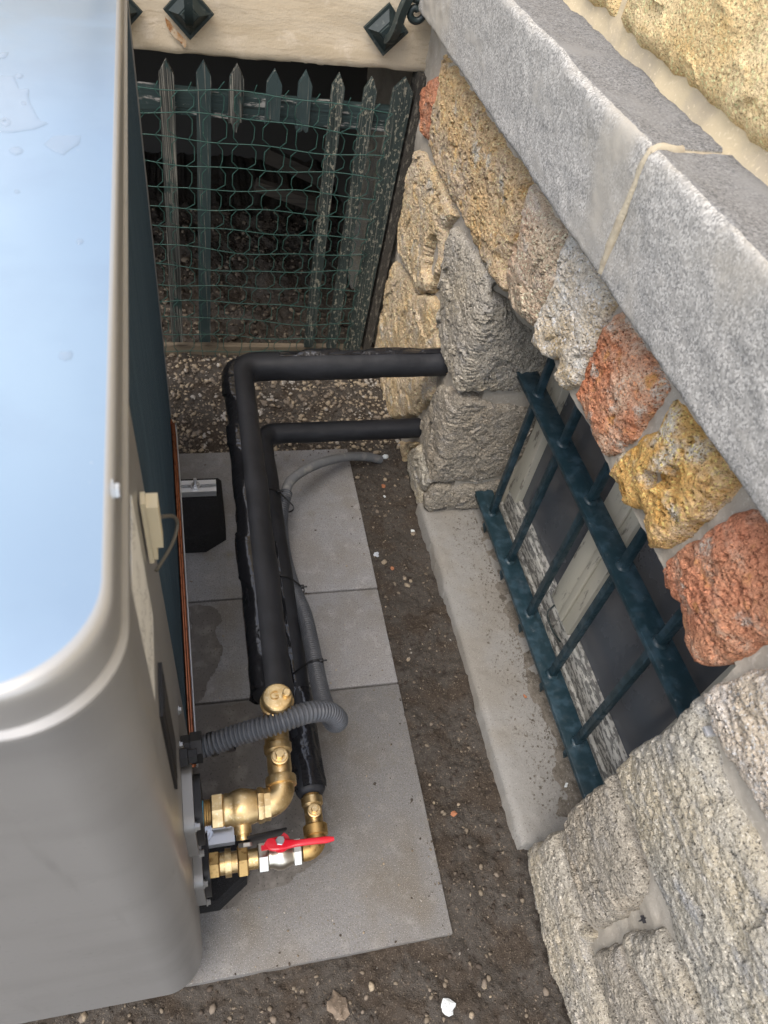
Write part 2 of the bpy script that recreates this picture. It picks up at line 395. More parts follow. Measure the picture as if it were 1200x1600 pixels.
M_['wpaint'] = mat('peeling_white_paint', (.44, .435, .40), .75, layers=(('noise', (120, 40, 120), (.15, .15, .143), .48, .53, 9, .68), ('noise', (300, 30, 300), (.09, .088, .08), .62, .70, 4)),
                   bumps=(('noise', (120, 40, 120), .5, .002, 7), ('noise', (20, 260, 20), .3, .001, 3)), spec=.3)
M_['wpaintv'] = mat('flaking_white_stile', (.52, .50, .42), .7, layers=(('noise', (45, 45, 12), (.24, .225, .19), .57, .64, 7, .65),),
                    bumps=(('noise', (50, 50, 14), .4, .002, 7),), spec=.3)
M_['glass'] = mat('dusty_glass', (.085, .094, .108), .16, layers=(('noise', (6, 5, 3), (.085, .09, .10), .45, .65, 6), ('noise', 140, (.16, .165, .17), .70, .76, 4)), spec=.6, trans=.1, rlayers=(('noise', 8, .3, .4, .65),))  # dust, with a grey-blue reflection put into the base colour
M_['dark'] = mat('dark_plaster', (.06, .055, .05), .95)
M_['whitefoam'] = mat('white_foam', (.58, .61, .61), .8, bumps=(('vor', 350, .5, .002),))
M_['terracotta'] = mat('orange_brick_crumb', (.36, .15, .075), .9, bumps=(('noise', 200, .6, .002),))
M_['pencil'] = mat('pencil_line', (.03, .03, .035), .8)
M_['water'] = mat('rainwater', (.30, .36, .44), .04, spec=.7)
M_['water'].node_tree.nodes['Principled BSDF'].inputs['Alpha'].default_value = .22

# ------------------------------------------------------------------ height-field pieces
def poly_sdf(P, poly):
    poly = np.asarray(poly, float); d = np.full(len(P), 9.); ins = np.zeros(len(P), bool); g = np.zeros_like(P)
    for a, b in zip(poly, np.roll(poly, -1, 0)):
        e = b - a; q = P - a
        t = np.clip((q @ e) / (e @ e), 0, 1)
        v = q - t[:, None] * e; dd = np.hypot(v[:, 0], v[:, 1])
        m = dd < d; d = np.where(m, dd, d); g[m] = -v[m]
        c = ((a[1] > P[:, 1]) != (b[1] > P[:, 1])) & (P[:, 0] < (b[0] - a[0]) * (P[:, 1] - a[1]) / (b[1] - a[1] + 1e-12) + a[0])
        ins ^= c
    return np.where(ins, d, -d), g
def subdiv_poly(poly, seg=.02, jag=.004, s=0):
    out = []
    poly = np.asarray(poly, float)
    for a, b in zip(poly, np.roll(poly, -1, 0)):
        n = max(1, int(round(np.linalg.norm(b - a) / seg)))
        for k in range(n): out.append(a + (b - a) * k / n)
    out = np.array(out)
    q0 = out.copy()
    out[:, 0] += jag * 1.1 * vnoise(q0[:, 0] * 22, q0[:, 1] * 22, 2.3, s + 1); out[:, 1] += jag * 1.1 * vnoise(q0[:, 0] * 22, q0[:, 1] * 22, 9.7, s + 1)
    out[:, 0] += .7 * jag * vnoise(out[:, 0] * 60, out[:, 1] * 60, 1.3, s); out[:, 1] += .7 * jag * vnoise(out[:, 0] * 60, out[:, 1] * 60, 7.7, s)
    return out
def hf_piece(name, poly, step, hfun, mapf, m, parent, skirt=.08, jag=.004, seed=0):
    """a piece given by its outline in (u, z): hfun(u, z, d) gives its relief, mapf(u, z, h) puts it in place"""
    poly = subdiv_poly(poly, .009, jag, seed) if jag else np.asarray(poly, float)
    lo, hi = poly.min(0) - step, poly.max(0) + step
    us = np.arange(lo[0], hi[0] + step, step); zs = np.arange(lo[1], hi[1] + step, step)
    U, Z = np.meshgrid(us, zs, indexing='ij')
    P = np.stack([U.ravel(), Z.ravel()], 1)
    d, g = poly_sdf(P, poly)
    keep = d > -step * .75
    out = keep & (d < step * .6)
    gn = np.hypot(g[:, 0], g[:, 1]) + 1e-9
    neg = out & (d < 0)
    P[neg] += (g[neg] / gn[neg][:, None]) * (-d[neg])[:, None] * -1 * -1
    d = np.maximum(d, 0)
    h = hfun(P[:, 0], P[:, 1], d)
    nid = -np.ones(len(P), int); nid[keep] = np.arange(keep.sum())
    G = nid.reshape(U.shape)
    q = np.stack([G[:-1, :-1], G[:-1, 1:], G[1:, 1:], G[1:, :-1]], -1).reshape(-1, 4)
    q = q[(q >= 0).all(1)]
    Pk, hk = P[keep], h[keep]
    V = mapf(Pk[:, 0], Pk[:, 1], hk)
    if skirt:
        E = np.concatenate([q[:, [0, 1]], q[:, [1, 2]], q[:, [2, 3]], q[:, [3, 0]]])
        key = np.sort(E, 1); key = key[:, 0] * (len(V) + 1) + key[:, 1]
        _, inv, cnt = np.unique(key, return_inverse=True, return_counts=True)
        B = E[cnt[inv] == 1]
        bv = np.unique(B)
        nb = {int(v): len(V) + i for i, v in enumerate(bv)}
        V2 = mapf(Pk[bv, 0], Pk[bv, 1], np.full(len(bv), -skirt))
        S = [[int(b), int(a), nb[int(a)], nb[int(b)]] for a, b in B]
        V = np.concatenate([V, V2]); F = q.tolist() + S
    else:
        F = q.tolist()
    me = bpy.data.meshes.new(name)
    me.from_pydata(V.tolist(), [], F)
    me.polygons.foreach_set('use_smooth', [True] * len(me.polygons))
    me.validate()
    me.set_sharp_from_angle(angle=R(48))
    return link(name, me, m, parent)

def wall_map(x0):
    return lambda u, z, h: np.stack([x0 - h, u, z], 1)
YC, RC, XW = 1.207, .018, .548              # window corner, its rounding, wall face
def corner_map(u, z, h):
    s = u - YC; a = RC * math.pi / 2
    t = np.clip(-s / RC, 0, math.pi / 2)
    x = XW + RC - RC * np.cos(t); y = YC - RC * np.sin(t)
    x = np.where(s > 0, XW, x) + np.where(s < -a, -s - a, 0)
    y = np.where(s > 0, YC + s, y)
    return np.stack([x - h * np.cos(t), y - h * np.sin(t), z], 1)
def facets(u, z, cell, s):
    """chiselled planes: every cell of a jittered grid is tilted its own way"""
    x, y = u / cell, z / cell
    x = x + .35 * vnoise(u * 30, z * 30, 1.1, s); y = y + .35 * vnoise(u * 30, z * 30, 5.1, s)
    ix, iy = np.floor(x), np.floor(y)
    best = np.full(np.shape(x), 9.); hh = np.zeros(np.shape(x))
    for a in (-1, 0, 1):
        for b in (-1, 0, 1):
            cx, cy = ix + a, iy + b; o = cx * 0
            px = cx + _h(cx, cy, o, s); py = cy + _h(cx, cy, o + 1, s)
            d = np.hypot(px - x, py - y); m = d < best
            hv = ((_h(cx, cy, o + 3, s) - .5) * (x - px) + (_h(cx, cy, o + 4, s) - .5) * (y - py)) * 1.3 + (_h(cx, cy, o + 5, s) - .5) * .5
            best = np.where(m, d, best); hh = np.where(m, hv, hh)
    return hh * cell
def rock(seed, bulge=.012, edge=.024, amp=.010, pits=.006, pitscale=60, strat=.002, dirn=(1, .35), holes=(), fac=.17, cell=.050):
    def f(u, z, d):
        dd = np.maximum(d + .003 * fbm(u * 45, z * 45, 8., 3, seed + 40), 0)
        q = 1 - np.exp(-dd / .0035)
        h = -.022 + edge * q + bulge * .7 * (1 - np.exp(-(dd / .035) ** 1.2))
        h = h + amp * .40 * fbm(u * 7, z * 7, seed * 3.1, 6, seed, .58) * (.4 + .6 * q)
        h = h + (fac * facets(u, z, cell, seed + 50) + fac * .55 * facets(u, z, cell * .36, seed + 60)) * q
        h = h + amp * .06 * fbm(u * 26, z * 26, seed * 1.7, 4, seed + 9, .55) * q
        h = h + .0009 * fbm(u * 170, z * 170, seed, 2, seed + 11) * q
        c, sn = dirn
        h = h + strat * .16 * fbm((u * c + z * sn) * 95, (-u * sn + z * c) * 18, seed, 3, seed + 5, .5) * q
        if pits:
            wx = fbm(u * 30, z * 30, 2.2, 3, seed + 20) * .22
            for k, (sc, dep, th) in enumerate(((pitscale * .9, 1.5, .80), (pitscale * 1.7, 1.1, .68), (pitscale * 2.7, .8, .55))):
                w1, i1 = worley(u * sc + wx, z * sc * 1.15 - wx, seed + k * 3)
                clus = np.clip(.55 + 1.3 * fbm(u * 14, z * 14, 3. + k, 2, seed + 30), 0, 1)
                h = h - pits * dep * np.where(i1 > th, np.clip((.16 + .30 * (i1 - th) / (1 - th) - w1) / .08, 0, 1), 0) * q * clus
        for (hu, hz, ru, rz, dep) in holes:
            e = np.hypot((u - hu) / ru, (z - hz) / rz) + .18 * fbm(u * 40, z * 40, 4.4, 3, seed)
            h = h - dep * np.clip((1.15 - e) / .35, 0, 1)
        return h
    return f

def wpoly(pts, x=None):
    x = XW - .004 if x is None else x
    return [on_x(p[0], p[1], x)[1:] for p in pts]
def c2(pts): return [(560 + a / 2.667, 80 + b / 2.667) for a, b in pts]
def c4(pts): return [(700 + a / 2.106, 480 + b / 2.106) for a, b in pts]
def c5(pts): return [(780 + a / 2.667, 1000 + b / 2.667) for a, b in pts]
def c9(pts): return [(560 + a / 4, 580 + b / 4) for a, b in pts]
def cpoly(pts):
    out = []
    a = RC * math.pi / 2
    for p in pts:
        q = on_x(p[0], p[1], XW - .004)
        if q[1] >= YC: out.append((q[1], q[2]))
        else:
            q = on_y(p[0], p[1], YC - RC)
            out.append((YC - a - max(0, q[0] - XW - RC), q[2]))
    return out

# ================================================================== GROUND
def soil_z(x, y):
    z = -.020 + .011 * fbm(x * 5, y * 5, 0., 3, 3) + .007 * fbm(x * 28, y * 28, 0., 4, 8)
    c, i = worley(x * 70, y * 70, 5)
    z = z + .005 * np.clip(1 - c * 1.7, 0, 1) * (i > .55)
    deep = np.clip((y - 1.93) / .12, 0, 1)
    z = z + deep * (.025 * fbm(x * 7, y * 7, 2., 4, 31) + .008 * fbm(x * 40, y * 40, 2., 3, 33))
    far = np.clip((y - 1.50) / .06, 0, 1) * (1 - np.clip((y - 1.9) / .1, 0, 1))
    z = z + far * .008
    wall = np.clip((x - .49) / .05, 0, 1) * np.clip((2 - y), 0, 1)
    return z + wall * .012
def build_soil():
    xs = np.concatenate([[-40, -15, -6, -3, -1.5, -.8], np.arange(-.5, .62, .0045), [.7, .9, 1.5, 3, 6, 15, 40]])
    ys = np.concatenate([[-40, -15, -6, -3, -1.2, -.4], np.arange(-.1, 2.0, .0045), np.arange(2.0, 3.0, .012), [3.2, 4, 6, 15, 40]])
    X, Y = np.meshgrid(xs, ys, indexing='ij')
    Z = soil_z(X, Y)
    V = np.stack([X, Y, Z], -1).reshape(-1, 3)
    I = np.arange(len(V)).reshape(X.shape)
    F = np.stack([I[:-1, :-1], I[1:, :-1], I[1:, 1:], I[:-1, 1:]], -1).reshape(-1, 4)
    me = bpy.data.meshes.new('soil'); me.from_pydata(V.tolist(), [], F.tolist())
    me.polygons.foreach_set('use_smooth', [True] * len(me.polygons))
    tag(link('soil', me, M_['soil']), 'dark damp soil of the narrow yard between paving and house wall', kind='structure')
build_soil()

# paving slabs ------------------------------------------------------
paving = thing('paving', 'grey concrete slab paving under the heat pump', None, kind='structure')
PX = .386
ROWS = [(.214, .718), (.7225, .979), (.9835, 1.478)]
def slab(x0, x1, y0, y1, sd):
    nx, ny = max(2, int((x1 - x0) / .02)), max(2, int((y1 - y0) / .02))
    bm = bmesh.new()
    box(bm, (x0, y0, -.045), (x1, y1, 0))
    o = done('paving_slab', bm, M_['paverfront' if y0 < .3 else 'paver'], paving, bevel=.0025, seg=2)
    o.rotation_euler = (R(random.uniform(-.12, .12)), R(random.uniform(-.12, .12)), 0)
    return o
for r, (y0, y1) in enumerate(ROWS):
    slab(-.112, PX - random.uniform(0, .002), y0, y1, r)
    slab(-.612, -.116, y0, y1, r + 5)

# damp stain on the paving: thin films of moist concrete ------------
M_['damp'] = mat('damp_concrete', (.125, .114, .102), .7, layers=(('noise', 25, (.205, .19, .172), .47, .7, 7), ('noise', 9, (.125, .11, .096), .5, .68, 5), ('noise', 260, (.07, .063, .055), .57, .70, 4), ('noise', 700, (.25, .24, .22), .67, .73, 2)),
                 bumps=(('noise', 130, .35, .0016, 8),), spec=.4)
def film(name, pts, z, m, label, jag=.008, sd=0):
    poly = [on_z(p[0], p[1], z)[:2] for p in pts]
    o = hf_piece(name, poly, .006, lambda u, v, d: d * 0, lambda u, v, h: np.stack([u, v, np.full(len(u), z)], 1), m, None, skirt=0, jag=jag, seed=sd)
    return tag(o, label, kind='stuff')

# gravel -----------------------------------------------------------
def pebble_mesh(pos, size, rng):
    """one joined mesh of small flattened stones"""
    t = (1 + 5 ** .5) / 2
    ico = np.array([(-1, t, 0), (1, t, 0), (-1, -t, 0), (1, -t, 0), (0, -1, t), (0, 1, t), (0, -1, -t), (0, 1, -t), (t, 0, -1), (t, 0, 1), (-t, 0, -1), (-t, 0, 1)]) / math.hypot(1, t)
    fc = np.array([(0, 11, 5), (0, 5, 1), (0, 1, 7), (0, 7, 10), (0, 10, 11), (1, 5, 9), (5, 11, 4), (11, 10, 2), (10, 7, 6), (7, 1, 8), (3, 9, 4), (3, 4, 2), (3, 2, 6), (3, 6, 8), (3, 8, 9), (4, 9, 5), (2, 4, 11), (6, 2, 10), (8, 6, 7), (9, 8, 1)])
    n = len(pos)
    V = ico[None] * rng.uniform(.75, 1.2, (n, 12, 1)) * np.stack([rng.uniform(.8, 1.4, n), rng.uniform(.65, 1, n), rng.uniform(.45, .75, n)], 1)[:, None]
    a = rng.uniform(0, 6.28, n)
    c, s = np.cos(a)[:, None], np.sin(a)[:, None]
    V = np.stack([V[..., 0] * c - V[..., 1] * s, V[..., 0] * s + V[..., 1] * c, V[..., 2]], -1) * size[:, None, None] + pos[:, None]
    F = (fc[None] + 12 * np.arange(n)[:, None, None]).reshape(-1, 3)
    return V.reshape(-1, 3), F
def free_soil(x, y):
    ok = ~((x < PX + .004) & (y > .205) & (y < 1.487)) & (x < .56)
    ok &= ~((x > .535) & (y > .34) & (y < 1.23))
    return ok
def scatter(name, n, zone, smin, smax, m, label, pw=2.5, sink=.25, seed=1):
    g = np.random.default_rng(seed)
    x = g.uniform(zone[0], zone[1], n); y = g.uniform(zone[2], zone[3], n)
    k = free_soil(x, y); x, y = x[k], y[k]
    s = smin + (smax - smin) * g.random(len(x)) ** pw
    z = soil_z(x, y) + s * (.5 - sink)
    V, F = pebble_mesh(np.stack([x, y, z], 1), s, g)
    me = bpy.data.meshes.new(name); me.from_pydata(V.tolist(), [], F.tolist())
    me.polygons.foreach_set('use_smooth', [True] * len(me.polygons))
    return tag(link(name, me, m), label, kind='stuff')
scatter('gravel', 2600, (-.25, .55, 1.47, 1.95), .0025, .010, M_['gravel'], 'tan gravel scattered over the soil in front of the picket fence', 3, seed=2)
scatter('gravel', 800, (-.45, .56, -.1, 1.5), .0018, .0085, M_['gravel'], 'sparse small pebbles lying on the dark soil strip', 4, seed=3)
scatter('soil_crumbs', 9000, (-.45, .57, -.1, 1.96), .0015, .006, M_['grit'], 'loose dark crumbs of soil along the paving edge', 3, seed=4)
scatter('rubble', 3000, (-.5, .6, 1.95, 2.9), .003, .016, M_['grit'], 'dark rubble on the ground behind the picket fence', 4, seed=5)
# grit lying on the paving
def grit_on_slab():
    g = np.random.default_rng(9); n = 240
    x = g.uniform(-.1, .38, n); y = g.uniform(.22, 1.46, n); s = .0008 + .0024 * g.random(n) ** 3
    V, F = pebble_mesh(np.stack([x, y, s * .3], 1), s, g)
    me = bpy.data.meshes.new('grit'); me.from_pydata(V.tolist(), [], F.tolist())
    tag(link('grit', me, M_['gravel']), 'fine pale grit sprinkled on the concrete paving', kind='stuff')
grit_on_slab()
def edge_crumbs():
    g = np.random.default_rng(29); n = 420
    k = g.random(n) < .6
    x = np.where(k, PX - .075 * g.random(n) ** 2.6, g.uniform(-.1, PX, n))
    y = np.where(k, g.uniform(.22, 1.47, n), np.where(g.random(n) < .6, .215 + .08 * g.random(n) ** 2.4, 1.476 - .06 * g.random(n) ** 2))
    s = .0005 + .0022 * g.random(n) ** 4
    V, F = pebble_mesh(np.stack([x, y, s * .3], 1), s, g)
    me = bpy.data.meshes.new('soil_crumbs'); me.from_pydata(V.tolist(), [], F.tolist())
    tag(link('soil_crumbs', me, M_['grit']), 'crumbs of soil spilled over the edges of the paving', kind='stuff')
edge_crumbs()

# ================================================================== HOUSE WALL
house = thing('house_wall', 'stone house wall of rough coloured blocks with a grey granite ledge and yellow blocks above', 'house wall')
LX, LZ0, LZ1 = .500, 1.002, 1.166           # ledge face, its underside and top
WY0, WY1, WZ = .352, YC, .80                # window opening
# mortar body behind the stones
def mortar_h(u, z, d): return .004 * fbm(u * 14, z * 14, 0., 5, 41) + .002 * fbm(u * 60, z * 60, 0., 3, 44)
XM = XW + .014
for nm, pl in (('mortar', [(WY1 + .01, -.1), (2.6, -.1), (2.6, LZ0 + .01), (WY1 + .01, LZ0 + .01)]),
               ('mortar', [(-.7, -.1), (WY0 - .05, -.1), (WY0 - .05, WZ), (WY0 - .006, WZ + .03), (WY0 - .006, LZ0 + .01), (-.7, LZ0 + .01)]),
               ('mortar', [(WY0 - .006, WZ - .03), (WY1 + .01, WZ - .03), (WY1 + .01, LZ0 + .01), (WY0 - .006, LZ0 + .01)])):
    hf_piece(nm, pl, .008, mortar_h, wall_map(XM), M_['mortar'], house, skirt=.17, jag=0)
bm = bmesh.new(); box(bm, (XM + .05, WY1 - .012, -.1), (XM + .24, 1.7, LZ0)); done('wall_core', bm, M_['mortar'], house, False)

STEP = .0024
def grow(poly, e):
    p = np.array(poly); c = p.mean(0); d = p - c
    return (p + d / np.linalg.norm(d, axis=1)[:, None] * e).tolist()
def wstone(key, pts, seed, x=None, skirt=.10, jag=.004, gr=0., **kw):
    return hf_piece('stone', grow(wpoly(pts, x), gr), STEP, rock(seed, **kw), wall_map(XW), M_[key], house, skirt=skirt, jag=jag, seed=seed)
wstone('ochre', c2([(340, 5), (420, 120), (690, 538), (655, 720), (598, 900), (604, 1000), (545, 960), (450, 760), (340, 545), (282, 400), (300, 250), (335, 120)]), 1, gr=.003, bulge=0.009, amp=.012, pits=.011, pitscale=48, strat=.006)
wstone('brick', c2([(258, 150), (312, 105), (328, 220), (284, 370), (255, 350), (245, 250)]), 2, gr=.003, bulge=0.006, pits=.006)
wstone('ochregrey', c2([(696, 545), (838, 765), (800, 960), (745, 1110), (712, 1165), (640, 1085), (612, 1030), (612, 900), (664, 720)]), 3, gr=.003, bulge=0.011, amp=.013, pits=.009)
wstone('white', c2([(848, 768), (975, 950), (1030, 1045), (960, 1240), (885, 1400), (835, 1405), (800, 1340), (830, 1285), (765, 1280), (722, 1215), (735, 1100), (806, 960)]), 4, gr=.003, bulge=0.012, amp=.014, pits=.009, skirt=.14)
wstone('red', c4([(545, 25), (712, 272), (620, 380), (540, 490), (500, 492), (440, 370), (412, 290), (450, 200), (485, 90)]), 5, gr=.003, bulge=0.015, amp=.014, pits=.011, pitscale=50, skirt=.14)
wstone('yellow', c4([(732, 302), (922, 585), (900, 632), (760, 762), (690, 792), (650, 782), (640, 690), (572, 655), (522, 548), (555, 470), (680, 392)]), 6, gr=.003, bulge=0.017, amp=.016, pits=.018, pitscale=30, skirt=.14,
       holes=((on_x(1052, 750, .54)[1], on_x(1052, 750, .54)[2], .018, .016, .022), (on_x(1030, 755, .54)[1], on_x(1030, 755, .54)[2], .013, .014, .018)))
wstone('brick', c4([(968, 657), (1060, 790), (1330, 1190), (1210, 1130), (1055, 1085), (880, 1168), (800, 1170), (762, 1100), (742, 990), (702, 930), (688, 860), (735, 800), (860, 720)]), 7, gr=.003, bulge=0.019, amp=.016, pits=.007, skirt=.14)
wstone('pale', c5([(1150, 125), (1005, 142), (870, 192), (834, 232), (885, 400), (965, 560), (1055, 700), (1150, 850), (1400, 1200), (1500, 900)]), 8, gr=.003, bulge=0.013, amp=.010, pits=.008, strat=.007)
wstone('tan', c5([(770, 242), (815, 262), (850, 400), (888, 560), (985, 760), (1110, 960), (1240, 1300), (1330, 1700), (910, 1720), (795, 1430), (722, 1260), (684, 1120), (612, 960), (565, 820), (505, 640), (470, 535), (565, 440), (684, 372)]), 9, gr=.001, bulge=0.017, amp=.008, fac=.12, pits=.005, strat=.010, dirn=(.05, 1), skirt=.16)
wstone('greybrown', c5([(352, 602), (440, 562), (476, 640), (548, 840), (598, 1000), (590, 1080), (480, 1178), (392, 1226), (335, 1140), (288, 1010), (246, 860), (236, 770), (275, 682)]), 10, gr=-.0045, bulge=0.017, amp=.009, fac=.12, pits=.007, strat=.008, dirn=(.05, 1), skirt=.16)
wstone('grey', c5([(495, 1224), (640, 1194), (698, 1252), (766, 1430), (860, 1650), (900, 1780), (740, 1780), (600, 1480), (520, 1340)]), 11, gr=-.002, bulge=0.013, amp=.009, fac=.12, pits=.005, strat=.009, dirn=(.05, 1))
wstone('grey', c5([(95, 850), (205, 792), (236, 870), (272, 1010), (320, 1150), (380, 1252), (352, 1300), (420, 1520), (470, 1720), (350, 1740), (205, 1400), (130, 1080)]), 12, gr=-.0045, bulge=0.011, amp=.007, fac=.12, pits=.005, strat=.008, dirn=(.05, 1))
wstone('greybrown', c5([(395, 1268), (478, 1258), (512, 1345), (590, 1500), (728, 1790), (500, 1790), (432, 1520), (368, 1310)]), 13, gr=-.002, bulge=0.007, amp=.007, fac=.12, pits=.004)
# below the frame and on to the right, the wall goes on
hf_piece('stone', [(-.40, -.06), (-.06, -.06), (-.02, .15), (-.40, .2)], .008, rock(61), wall_map(XW), M_['tan'], house, skirt=.08)
hf_piece('stone', [(-.60, .62), (.0, .62), (.10, .80), (.10, .98), (-.60, .98)], .008, rock(62), wall_map(XW), M_['ochregrey'], house, skirt=.08)
# far jamb
hole = on_x(676, 405, XW)
wstone('sand', c2([(232, 405), (292, 472), (352, 580), (392, 682), (350, 745), (342, 900), (296, 1010), (240, 1004), (192, 920), (162, 800), (168, 700), (192, 560)]), 14, gr=.003, bulge=0.012, amp=.012, pits=.007,
       holes=((hole[1], hole[2], .040, .055, .045),))
wstone('sand', c2([(136, 872), (192, 930), (240, 1012), (290, 1020), (318, 1060), (312, 1150), (338, 1290), (340, 1340), (40, 1340), (75, 1150), (100, 1050)]), 15, gr=.003, bulge=0.009, amp=.010, pits=.004, strat=.006)
def jstone(key, pts, seed, **kw):
    skirt = kw.pop('skirt', .06)
    return hf_piece('stone', grow(cpoly(pts), .001), STEP, rock(seed, **kw), corner_map, M_[key], house, skirt=skirt, jag=.005, seed=seed)
jstone('grey', c2([(380, 722), (450, 806), (520, 925), (605, 1048), (716, 1160), (800, 1260), (790, 1420), (600, 1432), (455, 1422), (385, 1380), (338, 1262), (318, 1150), (336, 950), (350, 800)]), 16, bulge=0.012, amp=.013, pits=.008)
jstone('greybrown', c9([(488, 92), (600, 108), (690, 172), (1000, 218), (1120, 260), (1100, 480), (900, 660), (750, 706), (500, 706), (440, 684), (405, 560), (384, 330), (408, 240)]), 17, bulge=0.011, amp=.010, pits=.004, strat=.003)
jstone('greybrown', c9([(436, 696), (500, 714), (748, 712), (900, 680), (900, 860), (740, 870), (500, 876), (404, 900), (392, 765)]), 18, bulge=0.007, amp=.008, pits=.003)
wstone('sand', c9([(118, 20), (448, 20), (444, 170), (345, 282), (182, 312), (150, 250)]), 19, bulge=0.007, amp=.008, pits=.004)
wstone('sand', c9([(195, 440), (372, 440), (300, 500), (272, 590), (225, 540)]), 20, bulge=0.005, amp=.006, pits=.003)
wstone('tan', c9([(296, 492), (374, 448), (398, 560), (426, 690), (388, 770), (380, 900), (340, 780), (296, 640)]), 21, bulge=0.005, amp=.008, pits=.004)
hf_piece('stone', [(1.98, -.06), (2.5, -.06), (2.5, .5), (1.99, .52)], .010, rock(63), wall_map(XW), M_['tan'], house, skirt=.05)
# pencil cross on the mortar
bm = bmesh.new()
pc = on_x(1003, 1437, XM - .003)
box(bm, (pc[0] - .0015, pc[1] - .0006, pc[2] - .009), (pc[0] + .004, pc[1] + .0006, pc[2] + .009))
box(bm, (pc[0] - .0012, pc[1] - .005, pc[2] + .001), (pc[0] + .004, pc[1] + .005, pc[2] + .0022))
done('pencil_mark', bm, M_['pencil'], house, False)

# granite ledge ----------------------------------------------------
JY = .772
def ledge(y0, y1, sd):
    xs_top = np.arange(LX, .66, .0035)
    prof = [(LX + .03, LZ0)] + [(LX + .002, LZ0), (LX, LZ0 + .003)] + [(LX, z) for z in np.arange(LZ0 + .008, LZ1 - .012, .005)] + \
           [(LX + .0008, LZ1 - .008), (LX + .003, LZ1 - .003), (LX + .008, LZ1)] + [(x, LZ1) for x in np.arange(LX + .013, .68, .006)]
    n_face = len([p for p in prof if p[1] < LZ1 - .002])
    ys = np.concatenate([[y0, y0 + .0015, y0 + .004], np.arange(y0 + .008, y1 - .006, .006), [y1 - .004, y1 - .0015, y1]])
    A = np.array(prof)
    X = np.repeat(A[:, 0][:, None], len(ys), 1); Z = np.repeat(A[:, 1][:, None], len(ys), 1); Y = np.repeat(ys[None], len(A), 0)
    e = np.minimum(Y - y0, y1 - Y); rd = np.where(e < .004, (.004 - e), 0) * .7
    n = .0022 * fbm(Y * 9, Z * 9 + X * 9, sd, 3, sd) + .0010 * fbm(Y * 60, Z * 60, X * 60 + sd, 3, sd + 4)
    ch = np.clip(worley(Y * 26, (X + Z) * 26, sd)[1] - .86, 0, 1) * .02 * np.exp(-((X - LX - .003) ** 2 + (Z - LZ1 + .003) ** 2) / .00006)
    isface = (Z < LZ1 - .005)
    X = X + np.where(isface, n + rd, 0) + ch; Z = Z + np.where(~isface, n - rd, 0) - ch
    V = np.stack([X, Y, Z], -1); nr, nc = X.shape
    I = np.arange(nr * nc).reshape(nr, nc)
    F = np.stack([I[:-1, :-1], I[1:, :-1], I[1:, 1:], I[:-1, 1:]], -1).reshape(-1, 4)
    mi = np.repeat((np.arange(nr - 1) >= n_face), nc - 1).astype(int)
    V = V.reshape(-1, 3)
    # end caps
    F = F.tolist(); mi = mi.tolist()
    for col, sgn in ((0, 1), (nc - 1, -1)):
        b0 = len(V)
        back = V[I[:, col]].copy(); back[:, 0] = .69; back[:, 2] = LZ0
        V = np.concatenate([V, back])
        for k in range(nr - 1):
            F.append([int(I[k, col]), int(I[k + 1, col]), b0 + k + 1, b0 + k]); mi.append(0)
    me = bpy.data.meshes.new('ledge_stone'); me.from_pydata(V.tolist(), [], F)
    me.polygons.foreach_set('use_smooth', [True] * len(me.polygons))
    o = link('ledge_stone', me, [M_['granite'], M_['granitetop']], house)
    me.polygons.foreach_set('material_index', mi)
    me.set_sharp_from_angle(angle=R(60))
    return o
ledge(JY + .005, 2.6, 3)
ledge(-.7, JY - .006, 4)
bm = bmesh.new()
box(bm, (LX + .004, JY - .007, LZ0 + .002), (.66, JY + .006, LZ1 - .005))
done('ledge_joint', bm, M_['mortarj'], house, False)
pts, s_ = spline([(LX + .004, JY, LZ0 + .003), (LX + .001, JY + .001, LZ0 + .06), (LX + .001, JY - .001, LZ0 + .12), (LX + .003, JY, LZ1 - .008), (LX + .012, JY, LZ1 - .001), (LX + .04, JY - .002, LZ1 - .002)], .006)
pts[:, 0] += .0045; pts[:, 2] -= np.where(pts[:, 2] > LZ1 - .02, .003, 0)
me = tube_mesh('ledge_joint', pts, .0068, 10, dr=lambda i, a: .0015 * vnoise(i * .5, a * 2, 0, 5))
link('ledge_joint', me, M_['mortarj'], house)

# mortar bed and yellow blocks above the ledge ---------------------
XU = .612
def um(u, z, h): return np.stack([XU - h - np.clip(1.20 - z, 0, 1) * .2, u, z], 1)
hf_piece('mortar', [(-.8, LZ1 - .012), (2.7, LZ1 - .012), (2.7, 2.8), (-.8, 2.8)], .016, mortar_h, um, M_['mortary'], house, skirt=.08, jag=0)
def ublock(y0, y1, z0, z1, sd, step):
    poly = [(y0, z0), (y1, z0), (y1, z1), (y0, z1)]
    def f(u, z, d):
        q = 1 - np.exp(-d / .012)
        return -.008 + .030 * q + .006 * (1 - np.exp(-d / .06)) + (.005 * fbm(u * 7, z * 7, sd, 3, sd) + .10 * facets(u, z, .06, sd + 8) * np.where(z < 1.6, 1, .6) + .09 * facets(u, z, .02, sd + 9) - .0012 * np.abs(fbm(u * 55, z * 26, sd, 4, sd + 3, .6))) * q
    hf_piece('wall_block', poly, step, f, wall_map(XU), M_['block'], house, skirt=.02, jag=.006, seed=sd)
bj = 1.137
ublock(-.10, bj - .008, 1.187, 1.52, 71, .003)
ublock(bj + .008, 2.05, 1.187, 1.52, 72, .006)
for k in range(3):
    z0 = 1.535 + k * .345
    off = .45 * (k % 2)
    for j in range(4):
        y0 = -.75 + off + j * .8
        ublock(y0, min(2.6, y0 + .785), z0, z0 + .33, 80 + k * 5 + j, .016)

